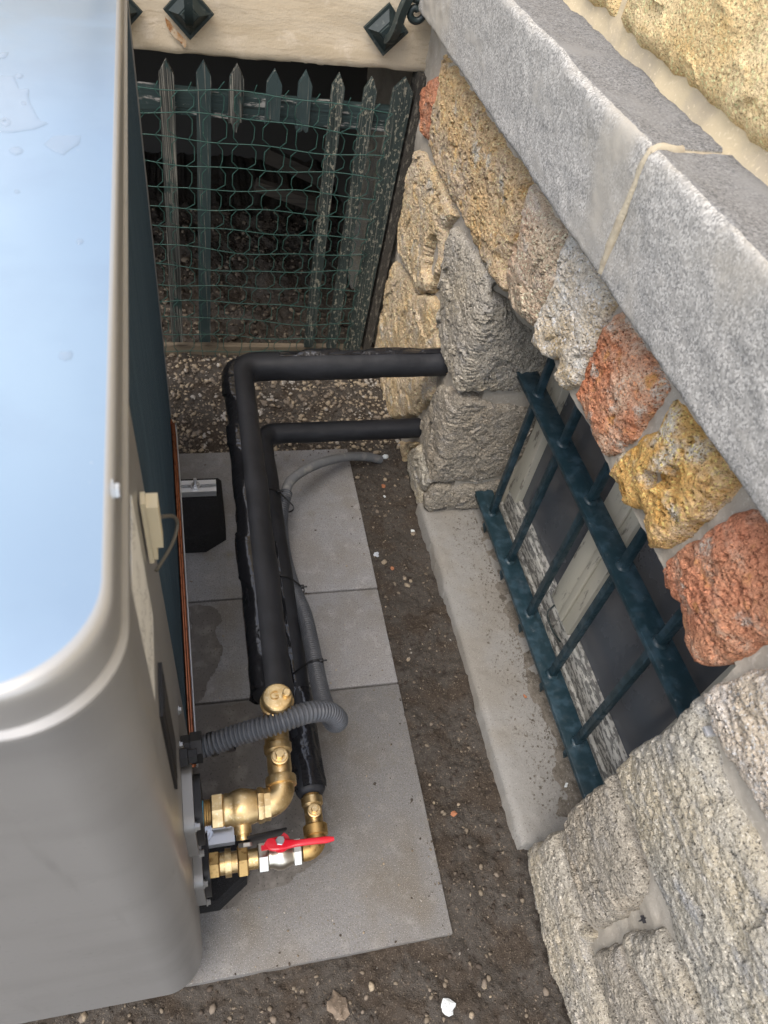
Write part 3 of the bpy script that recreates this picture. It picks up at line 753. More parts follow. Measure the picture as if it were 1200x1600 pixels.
# ================================================================== WINDOW
# sill slab
bm = bmesh.new()
def sill_h(u, z, d): return .0025 * fbm(u * 9, z * 9, 0, 4, 51) + .0012 * fbm(u * 50, z * 50, 0, 3, 53) - .012 * np.exp(-d / .006)
o = hf_piece('concrete_sill', [(.543, 1.235), (.548, .80), (.549, .40), (.552, .335), (.82, .30), (.82, 1.235)], .005, sill_h, lambda u, z, h: np.stack([u, z, .034 + h], 1), M_['sill'], None, skirt=.10, jag=.002, seed=3)
tag(o, 'pale concrete sill slab at the foot of the barred basement window', 'window sill')
bm.free()
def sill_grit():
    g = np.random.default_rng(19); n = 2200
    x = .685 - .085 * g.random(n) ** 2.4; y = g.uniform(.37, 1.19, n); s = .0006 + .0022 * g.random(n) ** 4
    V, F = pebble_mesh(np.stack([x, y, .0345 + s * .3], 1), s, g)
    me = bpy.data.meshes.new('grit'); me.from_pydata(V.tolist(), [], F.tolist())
    tag(link('grit', me, M_['shade_grit']), 'dark grit strewn on the concrete sill beside the iron grille', kind='stuff')
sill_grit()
# dark sheet under the grille: shade put into its colour, mixed with grit
def shade_grit_h(u, z, d): return .008 * (1 - np.exp(-d / .05)) + .005 * fbm(u * 30, z * 30, 0, 4, 57) * (1 - np.exp(-d / .02)) - .003
o = hf_piece('grille_shade_grit', [(.690, 1.19), (.672, 1.05), (.668, .93), (.672, .80), (.664, .66), (.668, .52), (.655, .42), (.63, .36), (.66, .33), (.755, .33), (.755, 1.19)], .005, shade_grit_h,
             lambda u, z, h: np.stack([u, z, .0335 + h], 1), M_['shade_grit'], None, skirt=.01, jag=.006, seed=8)
tag(o, 'painted shade and grit on the concrete sill beneath the iron grille', kind='stuff')

XG = .765
win = thing('basement_window', 'basement window with peeling white frame and two dark dusty panes', 'window')
def piece(name, lo, hi, m, parent, bev=.002):
    bm = bmesh.new(); box(bm, lo, hi); return done(name, bm, m, parent, bevel=bev)
WT = .95
piece('frame', (XG - .008, .30, .030), (XG + .06, 1.26, .062), M_['wpaint'], win, .004)
piece('frame', (XG, 1.178, .0625), (XG + .06, 1.26, WT), M_['wpaintv'], win)
piece('frame', (XG, .28, .0625), (XG + .06, .362, WT), M_['wpaintv'], win)
piece('frame', (XG, .28, WT), (XG + .06, 1.26, WT + .06), M_['wpaint'], win)
YM = .782
def sash(y0, y1):
    s = piece('sash', (XG - .004, y0, .066), (XG + .034, y1, .128), M_['wpaint'], win, .004)
    piece('stile', (XG - .006, y0, .1285), (XG + .034, y0 + .052, WT - .005), M_['wpaintv'], s, .003)
    piece('stile', (XG - .006, y1 - .052, .1285), (XG + .034, y1, WT - .005), M_['wpaintv'], s, .003)
    piece('bead', (XG + .002, y0 + .0525, .1285), (XG + .016, y1 - .0525, .140), M_['wpaint'], s, .002)
    piece('pane', (XG + .014, y0 + .050, .120), (XG + .018, y1 - .050, WT - .005), M_['glass'], win, 0)
sash(YM + .002, 1.1765)
sash(.3635, YM - .002)
piece('astragal', (XG - .014, YM - .024, .14), (XG - .0065, YM - .004, WT - .01), M_['wpaintv'], win, .002)
pts, _ = spline([(XG - .004, YM + .030, .125), (XG - .020, YM + .020, .108), (XG - .022, YM - .02, .104), (XG - .018, YM - .06, .112)], .006)
link('hook', tube_mesh('hook', pts, .0022, 8), M_['rosette'], win)
# dark cellar behind
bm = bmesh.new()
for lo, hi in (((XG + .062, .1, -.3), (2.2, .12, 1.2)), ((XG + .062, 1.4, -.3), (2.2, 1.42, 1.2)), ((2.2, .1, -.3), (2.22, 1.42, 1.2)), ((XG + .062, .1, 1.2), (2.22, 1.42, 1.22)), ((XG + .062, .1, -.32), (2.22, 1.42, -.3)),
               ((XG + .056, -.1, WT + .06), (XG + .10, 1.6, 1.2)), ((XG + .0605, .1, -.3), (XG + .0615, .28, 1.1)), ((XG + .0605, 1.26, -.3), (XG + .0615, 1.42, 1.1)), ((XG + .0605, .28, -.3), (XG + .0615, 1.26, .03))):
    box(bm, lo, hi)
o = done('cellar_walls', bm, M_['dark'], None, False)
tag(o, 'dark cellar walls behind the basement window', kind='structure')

# grille -------------------------------------------------------------
XB = .695
grille = thing('window_grille', 'blue green iron window grille with square bars and two flat rails', 'window grille')
for z in (.112, .508):
    bm = bmesh.new(); box(bm, (XB - .025, .28, z - .006), (XB + .025, 1.275, z + .006))
    done('rail', bm, M_['iron'], grille, bevel=.0015)
for k in range(6):
    y = 1.107 - .1545 * k
    bm = bmesh.new()
    mm = Matrix.Translation((XB, y, 0)) @ Matrix.Rotation(R(random.uniform(-4, 4)), 4, 'Z')
    box(bm, (-.0075, -.0075, .1185), (.0075, .0075, .86), mm)
    b = done('bar', bm, M_['iron'], grille, bevel=.001)
    bm = bmesh.new()
    # leaf shaped tip under the lower rail
    lathe(bm, [(0, .0055), (.008, .005), (.018, .012), (.034, .014), (.056, .006), (.072, .0006)], (XB, y, .106), (0, 0, -1), 8)
    for v in bm.verts: v.co.y = y + (v.co.y - y) * .5
    done('spear_tip', bm, M_['iron'], b)
    for zz in (.118, .514):
        bm = bmesh.new()
        lathe(bm, [(0, .0145), (.0025, .013), (.005, .009)], (XB, y, zz), (0, 0, 1), 12)
        done('weld', bm, M_['iron'], b)

# ================================================================== PORCH BEAM, RAILING, FENCE
YB = 1.925
def beam_h(u, z, d): return .0015 * fbm(u * 5, z * 12, 0, 4, 91) - .008 * np.exp(-d / .006)
o = hf_piece('porch_beam', [(-1.6, .842), (.0, .842), (.62, .852), (.62, 1.4), (-1.6, 1.4)], .008, beam_h, lambda u, z, h: np.stack([u, YB + .01 - h, z], 1), M_['plaster'], None, skirt=.20, jag=.002, seed=4)
tag(o, 'cream plastered porch beam over the dark gap above the picket fence', 'beam')
M_['dk'] = M_['dark']
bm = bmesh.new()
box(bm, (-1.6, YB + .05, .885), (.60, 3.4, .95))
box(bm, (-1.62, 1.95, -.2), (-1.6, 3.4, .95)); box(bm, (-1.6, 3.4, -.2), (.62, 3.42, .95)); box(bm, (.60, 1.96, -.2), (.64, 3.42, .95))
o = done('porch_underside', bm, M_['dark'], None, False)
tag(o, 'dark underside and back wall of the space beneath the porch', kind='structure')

rail = thing('iron_railing', 'dark iron railing with diamond shaped mounting plates on the porch beam', 'railing')
def rosette(px, py, lean, scroll):
    c = on_y(px, py, YB - .001)
    bm = bmesh.new()
    s = .0555
    for hw, y0, y1, tp in ((s, 0, -.007, .97), (s * .80, -.0068, -.026, .52), (s * .36, -.0258, -.032, .9)):
        vs = []
        for w_, y in ((hw, y0), (hw * tp, y1)):
            vs.append([bm.verts.new((c[0] + dx * w_, c[1] + y, c[2] + dz * w_)) for dx, dz in ((1, 0), (0, 1), (-1, 0), (0, -1))])
        for k in range(4): bm.faces.new((vs[0][k], vs[0][(k + 1) % 4], vs[1][(k + 1) % 4], vs[1][k]))
        bm.faces.new(vs[0][::-1]); bm.faces.new(vs[1])
    p = done('mounting_plate', bm, M_['rosette'], rail, bevel=.0012)
    pts, _ = spline([(c[0], c[1] - .03, c[2] - .012), (c[0] + lean * .05, c[1] - .062, c[2] + .004), (c[0] + lean * .25, c[1] - .074, c[2] + .05), (c[0] + lean * .8, c[1] - .075, c[2] + .2), (c[0] + lean * 1.0, c[1] - .075, c[2] + .75)], .012)
    link('baluster', tube_mesh('baluster', pts, .0125, 4, a0=math.pi / 4, a1=math.pi / 4 + 2 * math.pi), M_['rosette'], rail)
    if scroll:
        q = []
        for k in range(40):
            t = k / 39 * 2.3 * math.pi; r = .024 * (1 - k / 39 * .75)
            q.append((c[0] + .047 + r * math.sin(t) * 1., c[1] - .07, c[2] + .058 + r * math.cos(t)))
        q = [(c[0] + .02, c[1] - .072, c[2] + .12), (c[0] + .035, c[1] - .07, c[2] + .085)] + q
        P, _ = resample(np.array(q), .004)
        link('scroll', tube_mesh('scroll', P, .008, 8), M_['rosette'], rail)
rosette(295, 18, 0, False)
rosette(603, 46, .05, True)
rosette(182, 14, 0, False)
# rust run below the left plate
def rustfilm():
    pl = [on_y(a, b, YB)[[0, 2]] for a, b in ((258, 28), (266, 34), (280, 52), (292, 64), (290, 76), (281, 66), (272, 58), (262, 42))]
    o = hf_piece('rust_stain', pl, .002, lambda u, z, d: np.zeros(len(u)), lambda u, z, h: np.stack([u, np.full(len(u), YB + .0015) - 0.001, z], 1), M_['rust'], rail, skirt=0, jag=.004, seed=5)
rustfilm()

# picket fence --------------------------------------------------------
YF = 1.918
fence = thing('picket_fence', 'weathered green picket fence closing the dark space under the porch', 'fence')
PK = [  # top px, bottom px, half width (m), low end missing, material
    ((259, 92), (277, 532), .017, 0, 'wood'), ((318, 94), (320, 532), .017, 0, 'woodgreen'), ((371, 100), (367, 198), .017, 1, 'wood'),
    ((430, 108), (425, 188), .018, 1, 'woodgreen'), ((479, 110), (471, 199), .0165, 1, 'woodgreen'), ((531, 114), (482, 540), .0155, 0, 'woodfleck'),
    ((582, 120), (517, 542), .0155, 0, 'woodfleck'), ((634, 121), (550, 545), .025, 0, 'woodfleck')]
def picket(top, bot, hw, broken, m, sd):
    a = on_y(*top, YF); b = on_y(*bot, YF)
    ax = a - b; L = np.linalg.norm(ax); ax /= L
    rt = np.array([1, 0, 0.]) - ax * ax[0]; rt /= np.linalg.norm(rt)
    g = random.Random(sd)
    tip = .030
    out = [(-hw, tip * -1), (0, 0), (hw, -tip)]
    low = []
    if broken:
        n = 5
        low = [(hw - 2 * hw * k / n, -L + g.uniform(-.012, .016)) for k in range(n + 1)]
    else:
        low = [(hw, -L), (-hw, -L)]
    pl = out + low
    bm = bmesh.new()
    f, bk = [], []
    for u, v in pl:
        p = a + rt * u + ax * v
        f.append(bm.verts.new((p[0], YF - .009, p[2]))); bk.append(bm.verts.new((p[0], YF + .009, p[2])))
    bm.faces.new(f); bm.faces.new(bk[::-1])
    for k in range(len(f)): bm.faces.new((f[k], bk[k], bk[(k + 1) % len(f)], f[(k + 1) % len(f)]))
    done('picket', bm, M_[m], fence, bevel=.0015, seg=1)
for i, (t_, b_, hw, br, m) in enumerate(PK): picket(t_, b_, hw, br, m, i)
def plank(name, p0, p1, hw, y0, y1, m, parent):
    a = np.array(p0); b = np.array(p1); d = (b - a) / np.linalg.norm(b - a); n = np.array([-d[1], d[0]])
    bm = bmesh.new(); vs = []
    for y in (y0, y1):
        vs.append([bm.verts.new((q[0], y, q[1])) for q in (a + n * hw, b + n * hw, b - n * hw, a - n * hw)])
    bm.faces.new(vs[0]); bm.faces.new(vs[1][::-1])
    for k in range(4): bm.faces.new((vs[0][k], vs[1][k], vs[1][(k + 1) % 4], vs[0][(k + 1) % 4]))
    return done(name, bm, m, parent, bevel=.003, seg=2)
f_ = lambda px, py: on_y(px, py, YF + .03)[[0, 2]]
plank('rail', (f_(200, 147)[0] - .25, f_(200, 147)[1]), f_(625, 186), .027, YF + .0095, YF + .045, M_['woodh'], fence)
plank('bottom_board', (f_(250, 549)[0] - .3, on_y(250, 550, YF)[2]), on_y(575, 553, YF)[[0, 2]], .018, YF + .0095, YF + .030, M_['woodraw'], fence)
q0, q1 = on_y(662, 118, YF)[[0, 2]], on_y(572, 545, YF)[[0, 2]]
plank('edge_post', q0, q1, .012, YF - .012, YF + .06, M_['wooddark'], fence)
# planks lying in the dark space
for (a, b, hw, y, lab) in (((418, 245), (520, 290), .022, 2.35, 'upper of two old planks leaning in the dark behind the fence'), ((400, 292), (515, 330), .016, 2.15, 'lower of two old planks leaning in the dark behind the fence')):
    o = plank('old_plank', on_y(*a, y)[[0, 2]], on_y(*b, y)[[0, 2]], hw, y, y + .03, M_['oldplank'], None)
    tag(o, lab, 'plank', 'old planks under the porch')

# wire netting ---------------------------------------------------------
def netting():
    YN = YF - .022
    x0, x1 = -.22, .462
    zt, zb = on_y(400, 150, YN)[2], on_y(400, 549, YN)[2]
    nr, ncol = 14, 19
    zr = np.linspace(zt, zb, nr)
    dx = (x1 - x0) / (ncol - 1)
    curves = []
    wav = lambda x, k: .005 * math.sin(x * 9 + k * 1.3) + .003 * math.sin(x * 23 + k * 2.1)
    skew = lambda z: (z - .4) * .055
    def P(x, z, k): return (x + skew(z), YN + .006 * math.sin(x * 11 + z * 9), z + wav(x, k) - .018 * (x - .1))
    for k, z in enumerate(zr):
        curves.append([P(x0 + (x1 - x0) * t / 60, z, k) for t in range(61)])
    for i in range(ncol):
        xb = x0 + i * dx; c = []
        for k in range(nr - 1):
            h = zr[k] - zr[k + 1]; sgn = 1 if (i % 2) else -1
            j = .0045 * math.sin(i * 5.1 + k * 3.3)
            c += [P(xb - sgn * .0060 + j, zr[k], k), P(xb + sgn * .0085 + j, zr[k] - h * .28, k), P(xb + sgn * .0085 + j, zr[k] - h * .74, k + 1)]
        c.append(P(xb, zr[-1], nr - 1)); c.append((xb + skew(zr[-1]), YN + .004, zr[-1] - .025))
        curves.insert(0, [P(xb + .004, zt + .018, 0)] + c) if i % 2 else curves.insert(0, c)
    V, F = [], []
    for c in curves:
        Pn = np.array(c); T, N, B = frames(Pn)
        base = len(V); sg = 5
        for p, n, b in zip(Pn, N, B):
            for k in range(sg):
                a = 2 * math.pi * k / sg
                V.append((p + 0.00125 * (n * math.cos(a) + b * math.sin(a))).tolist())
        for r in range(len(Pn) - 1):
            for k in range(sg):
                F.append((base + r * sg + k, base + r * sg + (k + 1) % sg, base + (r + 1) * sg + (k + 1) % sg, base + (r + 1) * sg + k))
    me = bpy.data.meshes.new('wire_netting'); me.from_pydata(V, [], F)
    me.polygons.foreach_set('use_smooth', [True] * len(me.polygons))
    tag(link('wire_netting', me, M_['wire']), 'green plastic coated wire netting stretched across the picket fence', 'wire netting')
netting()

# ================================================================== HEAT PUMP
pump = thing('heat_pump', 'large grey metallic heat pump with wet pale lid and blue coil fins', 'heat pump')
YN0, YN1 = .196, 1.52          # near and far ends
ZT, ZL, ZB = 1.13, 1.086, .062
def xf(y): return -.056 - .036 * (y - .23)
def xl(y): return xf(y) - .40
# casing with the rounded near corner, open towards the coil
def outline(inset, rad, n=12, ytop=None):
    """right face from the coil edge to the corner, near face, left corner"""
    pts = []
    xr = xf(YN0) - inset; yn = YN0 + inset
    for k in range(n + 1):
        t = k / n * math.pi / 2
        pts.append((xr - rad + rad * math.cos(t), yn + rad - rad * math.sin(t)))
    xL = xl(YN0) + inset
    for k in range(n + 1):
        t = k / n * math.pi / 2
        pts.append((xL + rad - rad * math.sin(t), yn + rad - rad * math.cos(t)))
    return pts
def casing():
    bm = bmesh.new(); rings = []
    zs = [ZB, ZB + .004] + list(np.linspace(ZB + .03, ZL - .02, 9)) + [ZL]
    for z in zs:
        t = (z - ZB) / (ZL - ZB)
        ye = .600 + (.480 - .600) * t
        ins = .004 if z == ZB else 0
        r = [(xf(ye) - ins - .030, ye), (xf(ye) - ins - .003, ye), (xf(ye) - ins, ye - .004)] + [(xf(y) - ins, y) for y in (ye - .03, .40, .33)] + outline(ins, .055) + [(xl(.6), .6)]
        rings.append([bm.verts.new((x, y, z)) for x, y in r])
    for A, B in zip(rings, rings[1:]):
        for k in range(len(A) - 1): bm.faces.new((A[k], A[k + 1], B[k + 1], B[k]))
    bm.faces.new(rings[0]); bm.faces.new(rings[-1])
    done('casing', bm, M_['casing'], pump, angle=35)
casing()
# back part: body behind the fins, top band, left side, far end
bm = bmesh.new()
def pbox(bm, y0, y1, off0, off1, z0, z1):
    vs = []
    for z in (z0, z1):
        vs.append([bm.verts.new((xf(y) - o, y, z)) for y, o in ((y0, off1), (y1, off1), (y1, off0), (y0, off0))])
    bm.faces.new(vs[0][::-1]); bm.faces.new(vs[1])
    for k in range(4): bm.faces.new((vs[0][k], vs[0][(k + 1) % 4], vs[1][(k + 1) % 4], vs[1][k]))
pbox(bm, .6015, YN1 - .001, .035, .40, ZB + .003, ZL - .003)
done('inner_body', bm, M_['blackp'], pump, False)
bm = bmesh.new()
pbox(bm, .4801, YN1 - .002, 0, .034, 1.060, ZL - .0005)
done('top_band', bm, M_['casing'], pump, bevel=.002)
bm = bmesh.new()
pbox(bm, YN1, YN1 + .02, 0, .40, ZB, ZL - .001)
done('end_panel', bm, M_['casing'], pump, bevel=.003)
bm = bmesh.new()
pbox(bm, .602, YN1 + .01, -.012, .40, ZB - .030, ZB + .001)
done('base_tray', bm, M_['zinc'], pump, bevel=.002)
# coil fins
bm = bmesh.new()
y = .495; k = 0
while y < YN1 - .004:
    zb = ZB + .012
    if y < .605:
        zb = ZB + (ZL - ZB) * (.605 - y) / .120 + .01
    if zb < 1.04:
        pbox(bm, y, y + .0012, .002 + .0008 * (k % 2), .034, zb, 1.0595)
    y += .0042; k += 1
f = done('coil_fins', bm, M_['coil'], pump, False); f['kind'] = 'stuff'
bm = bmesh.new(); pbox(bm, .603, YN1 - .003, .010, .0345, ZB + .012, 1.059); done('coil_core', bm, M_['coil'], pump, False)
# copper tubes along the foot of the coil
for nm, dx, zz, m, r in (('copper_tube', .0055, .098, 'copper', .0042), ('copper_tube', .0015, .112, 'copper', .0036), ('edge_strip', .0115, .088, 'alu', .0018)):
    pts = [(xf(.585) + dx, .585, zz - .02), (xf(.61) + dx, .62, zz), (xf(1.42) + dx, 1.42, zz), (xf(1.46) + dx - .008, 1.465, zz + .004), (xf(1.48) - .02, 1.482, zz + .01)]
    P, _ = spline(pts, .012)
    link(nm, tube_mesh(nm, P, r, 10), M_[m], pump)
# lid
def lid():
    bm = bmesh.new(); rings = []
    prof = [(ZL + .0004, .0005), (ZL + .004, -.0035), (ZL + .009, -.0035), (ZL + .012, 0.), (ZT - .010, 0.0), (ZT - .005, .0006), (ZT - .0025, .0017), (ZT - .0008, .0036), (ZT, .0065)]
    yn = YN0 - .021
    for z, ins in prof:
        def off(inset, rad=.058, n=14):
            pts = []
            yy = yn + inset
            xr = xf(yn) - inset; xL = xl(yn) + inset
            for k in range(n + 1):
                t = k / n * math.pi / 2
                pts.append((xr - rad + (rad) * math.cos(t), yy + rad - rad * math.sin(t)))
            for k in range(n + 1):
                t = k / n * math.pi / 2
                pts.append((xL + rad - rad * math.sin(t), yy + rad - rad * math.cos(t)))
            yf_ = YN1 + .03 - inset
            pts += [(xl(yf_) + inset, yf_), (xf(yf_) - inset, yf_)]
            return pts
        rings.append([bm.verts.new((x, y, z)) for x, y in off(ins)])
    n = len(rings[0]); mi = []
    for j, (A, B) in enumerate(zip(rings, rings[1:])):
        for k in range(n):
            fc = bm.faces.new((A[k], A[(k + 1) % n], B[(k + 1) % n], B[k])); fc.material_index = 1 if j >= 4 else 2
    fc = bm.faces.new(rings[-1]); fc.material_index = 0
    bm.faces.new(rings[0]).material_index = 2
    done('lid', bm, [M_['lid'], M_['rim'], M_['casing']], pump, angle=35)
lid()
# parts on the right face
def on_face(px, py, off=0):
    """pixel -> point on the tilted right face plane moved out by off"""
    nrm = np.array([1, .036, 0]); p0 = np.array([xf(.23) + off, .23, 0])
    r = _ray(px, py); t = (nrm @ (p0 - CPOS)) / (nrm @ r); return CPOS + r * t
def fbox(name, y0, y1, z0, z1, t0, t1, m, bev=.001, parent=None):
    bm = bmesh.new(); pbox(bm, y0, y1, -t1, -t0, z0, z1)
    return done(name, bm, M_[m], parent or pump, bevel=bev)
fbox('nameplate', .262, .385, .868, 1.036, .0002, .0008, 'paper', 0)
h = fbox('handle_recess', .306, .362, .640, .822, .0003, .004, 'blackp', .002)
fbox('recess_hollow', .314, .354, .650, .812, .0042, .0048, 'blackp', 0, h)
def screw(px, py, rad=.005, off=0., ln=.004):
    p = on_face(px, py, off)
    bm = bmesh.new()
    lathe(bm, [(0, rad * 1.5), (.001, rad * 1.5), (.0012, rad), (ln, rad), (ln + .001, rad * .7)], p, (1, .036, 0), 6 if rad > .004 else 10)
    done('screw', bm, M_['screw'], pump, angle=30)
for q in ((176, 768), (279, 1110), (281, 1165)): screw(*q)
# connection plates and gaskets
def plate(y0, y1, z0, z1, t0, t1, m, name, rad=.02):
    bm = bmesh.new(); vs = []
    pts = []
    for cy, cz, a in ((y1 - rad, z1 - rad, 0), (y0 + rad, z1 - rad, 90), (y0 + rad, z0 + rad, 180), (y1 - rad, z0 + rad, 270)):
        for k in range(6):
            t = R(a + 18 * k); pts.append((cy + rad * math.cos(t), cz + rad * math.sin(t)))
    for o in (t0, t1): vs.append([bm.verts.new((xf(y) + o, y, z)) for y, z in pts])
    bm.faces.new(vs[0][::-1]); bm.faces.new(vs[1]); n = len(pts)
    for k in range(n): bm.faces.new((vs[0][k], vs[0][(k + 1) % n], vs[1][(k + 1) % n], vs[1][k]))
    return done(name, bm, M_[m], pump, bevel=.002)
plate(.312, .405, .345, .475, .0005, .014, 'casing', 'connection_plate')
plate(.322, .395, .355, .465, .0145, .024, 'blackp', 'gasket')
plate(.300, .395, .118, .245, .0005, .014, 'casing', 'connection_plate')
plate(.308, .386, .128, .236, .0145, .024, 'blackp', 'gasket')
for (y, z) in ((.318, .352), (.318, .468), (.398, .352), (.306, .126), (.306, .238), (.38, .126)):
    bm = bmesh.new(); lathe(bm, [(0, .0065), (.002, .0065), (.0022, .0048), (.0065, .0048)], (xf(y) + .0142, y, z), (1, .036, 0), 6)
    done('bolt', bm, M_['screw'], pump, angle=30)
# cable gland boxes below the hose inlet
bm = bmesh.new(); lathe(bm, [(0, .021), (.012, .021), (.0125, .024), (.028, .024), (.029, .0175), (.034, .0175)], (xf(.43) + .0005, on_z(298, 1170, .43)[1], .43), (1, .036, 0), 8)
done('cable_gland', bm, M_['blackp'], pump, angle=30)
bm = bmesh.new(); lathe(bm, [(0, .013), (.010, .013), (.011, .010), (.022, .010)], (xf(.405) + .0005, .405, .486), (1, .036, 0), 6)
done('cable_gland', bm, M_['blackp'], pump, angle=30)
# sensor clip on the coil
c0 = on_face(240, 762, .013); c1 = on_face(254, 890, .013)
bm = bmesh.new()
mz = lambda a, b, t: a + (b - a) * t
yc = (c0[1] + c1[1]) / 2
pbox(bm, yc - .007, yc + .007, -.006, -.002, c1[2], c0[2] + .004)
pbox(bm, yc - .008, yc + .009, -.016, -.0062, c0[2] - .055, c0[2])
pbox(bm, yc - .006, yc + .006, -.010, -.0063, c0[2] - .075, c0[2] - .0555)
done('sensor_clip', bm, M_['cream'], pump, bevel=.0015)
P, _ = spline([(xf(yc) + .016, yc + .016, c0[2] - .040), (xf(yc) + .024, yc + .045, c0[2] - .075), (xf(yc) + .026, yc + .050, c0[2] - .095), (xf(yc) + .02, yc + .03, c0[2] - .100), (xf(yc) + .006, yc - .002, c0[2] - .098)], .004)
link('sensor_wire', tube_mesh('sensor_wire', P, .0019, 8), mat('brown_cable', (.10, .09, .07), .5), pump)

# rainwater on the lid
def water():
    V, F = [], []
    def blob(pts, sd):
        poly = [on_z(a, b, ZT)[:2] for a, b in pts]
        o = hf_piece('tmp', poly, .0016, lambda u, v, d: .0009 * np.sqrt(np.clip(1 - (1 - np.clip(d / .003, 0, 1)) ** 2, 0, 1)), lambda u, v, h: np.stack([u, v, ZT + .0002 + h], 1), None, None, skirt=.0001, jag=.002, seed=sd)
        me = o.data; b = len(V)
        V.extend([tuple(v.co) for v in me.vertices]); F.extend([[b + i for i in reversed(p.vertices)] for p in me.polygons])
        bpy.data.objects.remove(o); bpy.data.meshes.remove(me)
    blob([(-30, 118), (22, 120), (30, 140), (46, 140), (48, 162), (60, 188), (73, 192), (54, 203), (20, 208), (-40, 206)], 1)
    blob([(66, 226), (78, 214), (90, 211), (128, 212), (122, 228), (100, 243), (82, 238)], 2)
    blob([(-20, 84), (14, 82), (10, 92), (-20, 94)], 3)
    g = random.Random(4)
    for k in range(7):
        px, py, r = g.uniform(0, 140), g.uniform(60, 640), g.uniform(3, 10)
        blob([(px + r * math.cos(t) * 1.3, py + r * math.sin(t) * g.uniform(.7, 1.1)) for t in np.linspace(0, 6.28, 9)[:-1]], 5 + k)
    me = bpy.data.meshes.new('rainwater'); me.from_pydata(V, [], F)
    me.polygons.foreach_set('use_smooth', [True] * len(me.polygons))
    tag(link('rainwater', me, M_['water']), 'small puddles and drops of rainwater on the heat pump lid', kind='stuff')
water()

# rubber feet ----------------------------------------------------------
def foot(y0, y1, label, ry):
    t = thing('rubber_foot', label, 'support foot', group='rubber feet carrying the heat pump')
    bm = bmesh.new(); vs = []
    x1 = .024; ch = .035
    out = [(-.5, y0), (x1 - .05, y0), (x1, y0 + ch), (x1 - .004, y1 - .006), (x1 - .012, y1), (-.5, y1)]
    for z, i in ((0.0005, 0), (.050, .0), (.0585, .004)):
        vs.append([bm.verts.new((x - (i if k in (1, 2, 3) else 0), y + (i if k < 3 else -i), z)) for k, (x, y) in enumerate(out)])
    for A, B in zip(vs, vs[1:]):
        for k in range(6): bm.faces.new((A[k], A[(k + 1) % 6], B[(k + 1) % 6], B[k]))
    bm.faces.new(vs[0][::-1]); bm.faces.new(vs[-1])
    done('rubber_block', bm, M_['rubber'], t, bevel=.002)
    bm = bmesh.new()
    yr = ry
    for a, b, z in ((yr - .020, yr - .0125, .078), (yr + .0125, yr + .020, .078), (yr - .0122, yr + .0122, .064)):
        box(bm, (-.48, a, .0595), (.006, b, z))
    box(bm, (-.48, yr - .0125, .0725), (.006, yr - .006, .078)); box(bm, (-.48, yr + .006, .0725), (.006, yr + .0125, .078))
    done('mounting_rail', bm, M_['alu'], t, False)
    bm = bmesh.new(); lathe(bm, [(0, .014), (.002, .014), (.0022, .0085), (.009, .0085), (.0092, .0042), (.026, .0042)], (-.045, yr, .0785), (0, 0, 1), 6)
    done('bolt', bm, M_['zinc'], t, angle=30)
foot(1.125, 1.325, 'black rubber support foot on the paving under the far end of the heat pump', 1.278)
foot(.318, .47, 'black rubber support foot on the paving below the red lever valve', .428)

# ================================================================== BRASS FITTINGS
def hexnut(bm, org, axis, r, ln, c=.12):
    lathe(bm, [(0, r * .9), (ln * c, r), (ln * (1 - c), r), (ln, r * .9)], org, axis, 6, rot=R(15))
def elbow(bm, p, r, R0, a0, a1):
    pts = fillet([Vector(p) + Vector(a0) * (R0 * 1.35), Vector(p), Vector(p) + Vector(a1) * (R0 * 1.35)], R0, 10)
    T, N, B = frames(pts); seg = 20; rings = []
    for q, n, b in zip(pts, N, B):
        rings.append([bm.verts.new(q + r * (n * math.cos(2 * math.pi * k / seg) + b * math.sin(2 * math.pi * k / seg))) for k in range(seg)])
    for A, Bq in zip(rings, rings[1:]):
        for k in range(seg): bm.faces.new((A[k], A[(k + 1) % seg], Bq[(k + 1) % seg], Bq[k]))
    bm.faces.new(rings[0][::-1]); bm.faces.new(rings[-1])
Z1, Y1, X1 = .408, .354, .074
up = thing('brass_valve_assembly', 'brass ball valve, elbow and tee with round air vent, upper of the two pipe connections', 'valve', group='pipe connections of the heat pump')
bm = bmesh.new()
lathe(bm, [(0, .0165), (.012, .0165)], (xf(Y1) + .022, Y1, Z1), (1, 0, 0), 24)
for k in range(4): lathe(bm, [(0, .0172), (.0012, .0178), (.0024, .0172)], (xf(Y1) + .025 + k * .003, Y1, Z1), (1, 0, 0), 24)
done('nipple', bm, M_['brassd'], up)
bm = bmesh.new(); lathe(bm, [(0, .01705), (.006, .01705)], (xf(Y1) + .0205, Y1, Z1), (1, 0, 0), 24, cap=False); done('blue_tape', bm, M_['bluetape'], up)
bm = bmesh.new(); hexnut(bm, (-.026, Y1, Z1), (1, 0, 0), .0245, .018); done('valve_nut', bm, M_['brass'], up, bevel=.0008, angle=30)
bm = bmesh.new(); lathe(bm, [(0, .0215), (.003, .0225), (.008, .0215), (.014, .0245), (.024, .0265), (.034, .0250), (.042, .0225), (.046, .0215)], (-.0085, Y1, Z1), (1, 0, 0), 28)
done('valve_body', bm, M_['brass'], up)
bm = bmesh.new(); lathe(bm, [(0, .012), (.012, .012), (.0125, .0095), (.020, .0095)], (.016, Y1 - .021, Z1 - .004), (0, -.95, -.3), 16)
stem = done('valve_stem', bm, M_['brass'], up, angle=30)
bm = bmesh.new(); hexnut(bm, (.018, Y1 - .043, Z1 - .012), (0, -.95, -.3), .0095, .006); done('stem_nut', bm, M_['zinc'], stem, angle=30)
bm = bmesh.new()
mm = Matrix.Translation((.022, Y1 - .038, Z1 - .012)) @ Matrix.Rotation(R(12), 4, 'Z') @ Matrix.Rotation(R(25), 4, 'Y')
box(bm, (-.006, -.004, -.011), (.058, .000, .011), mm)
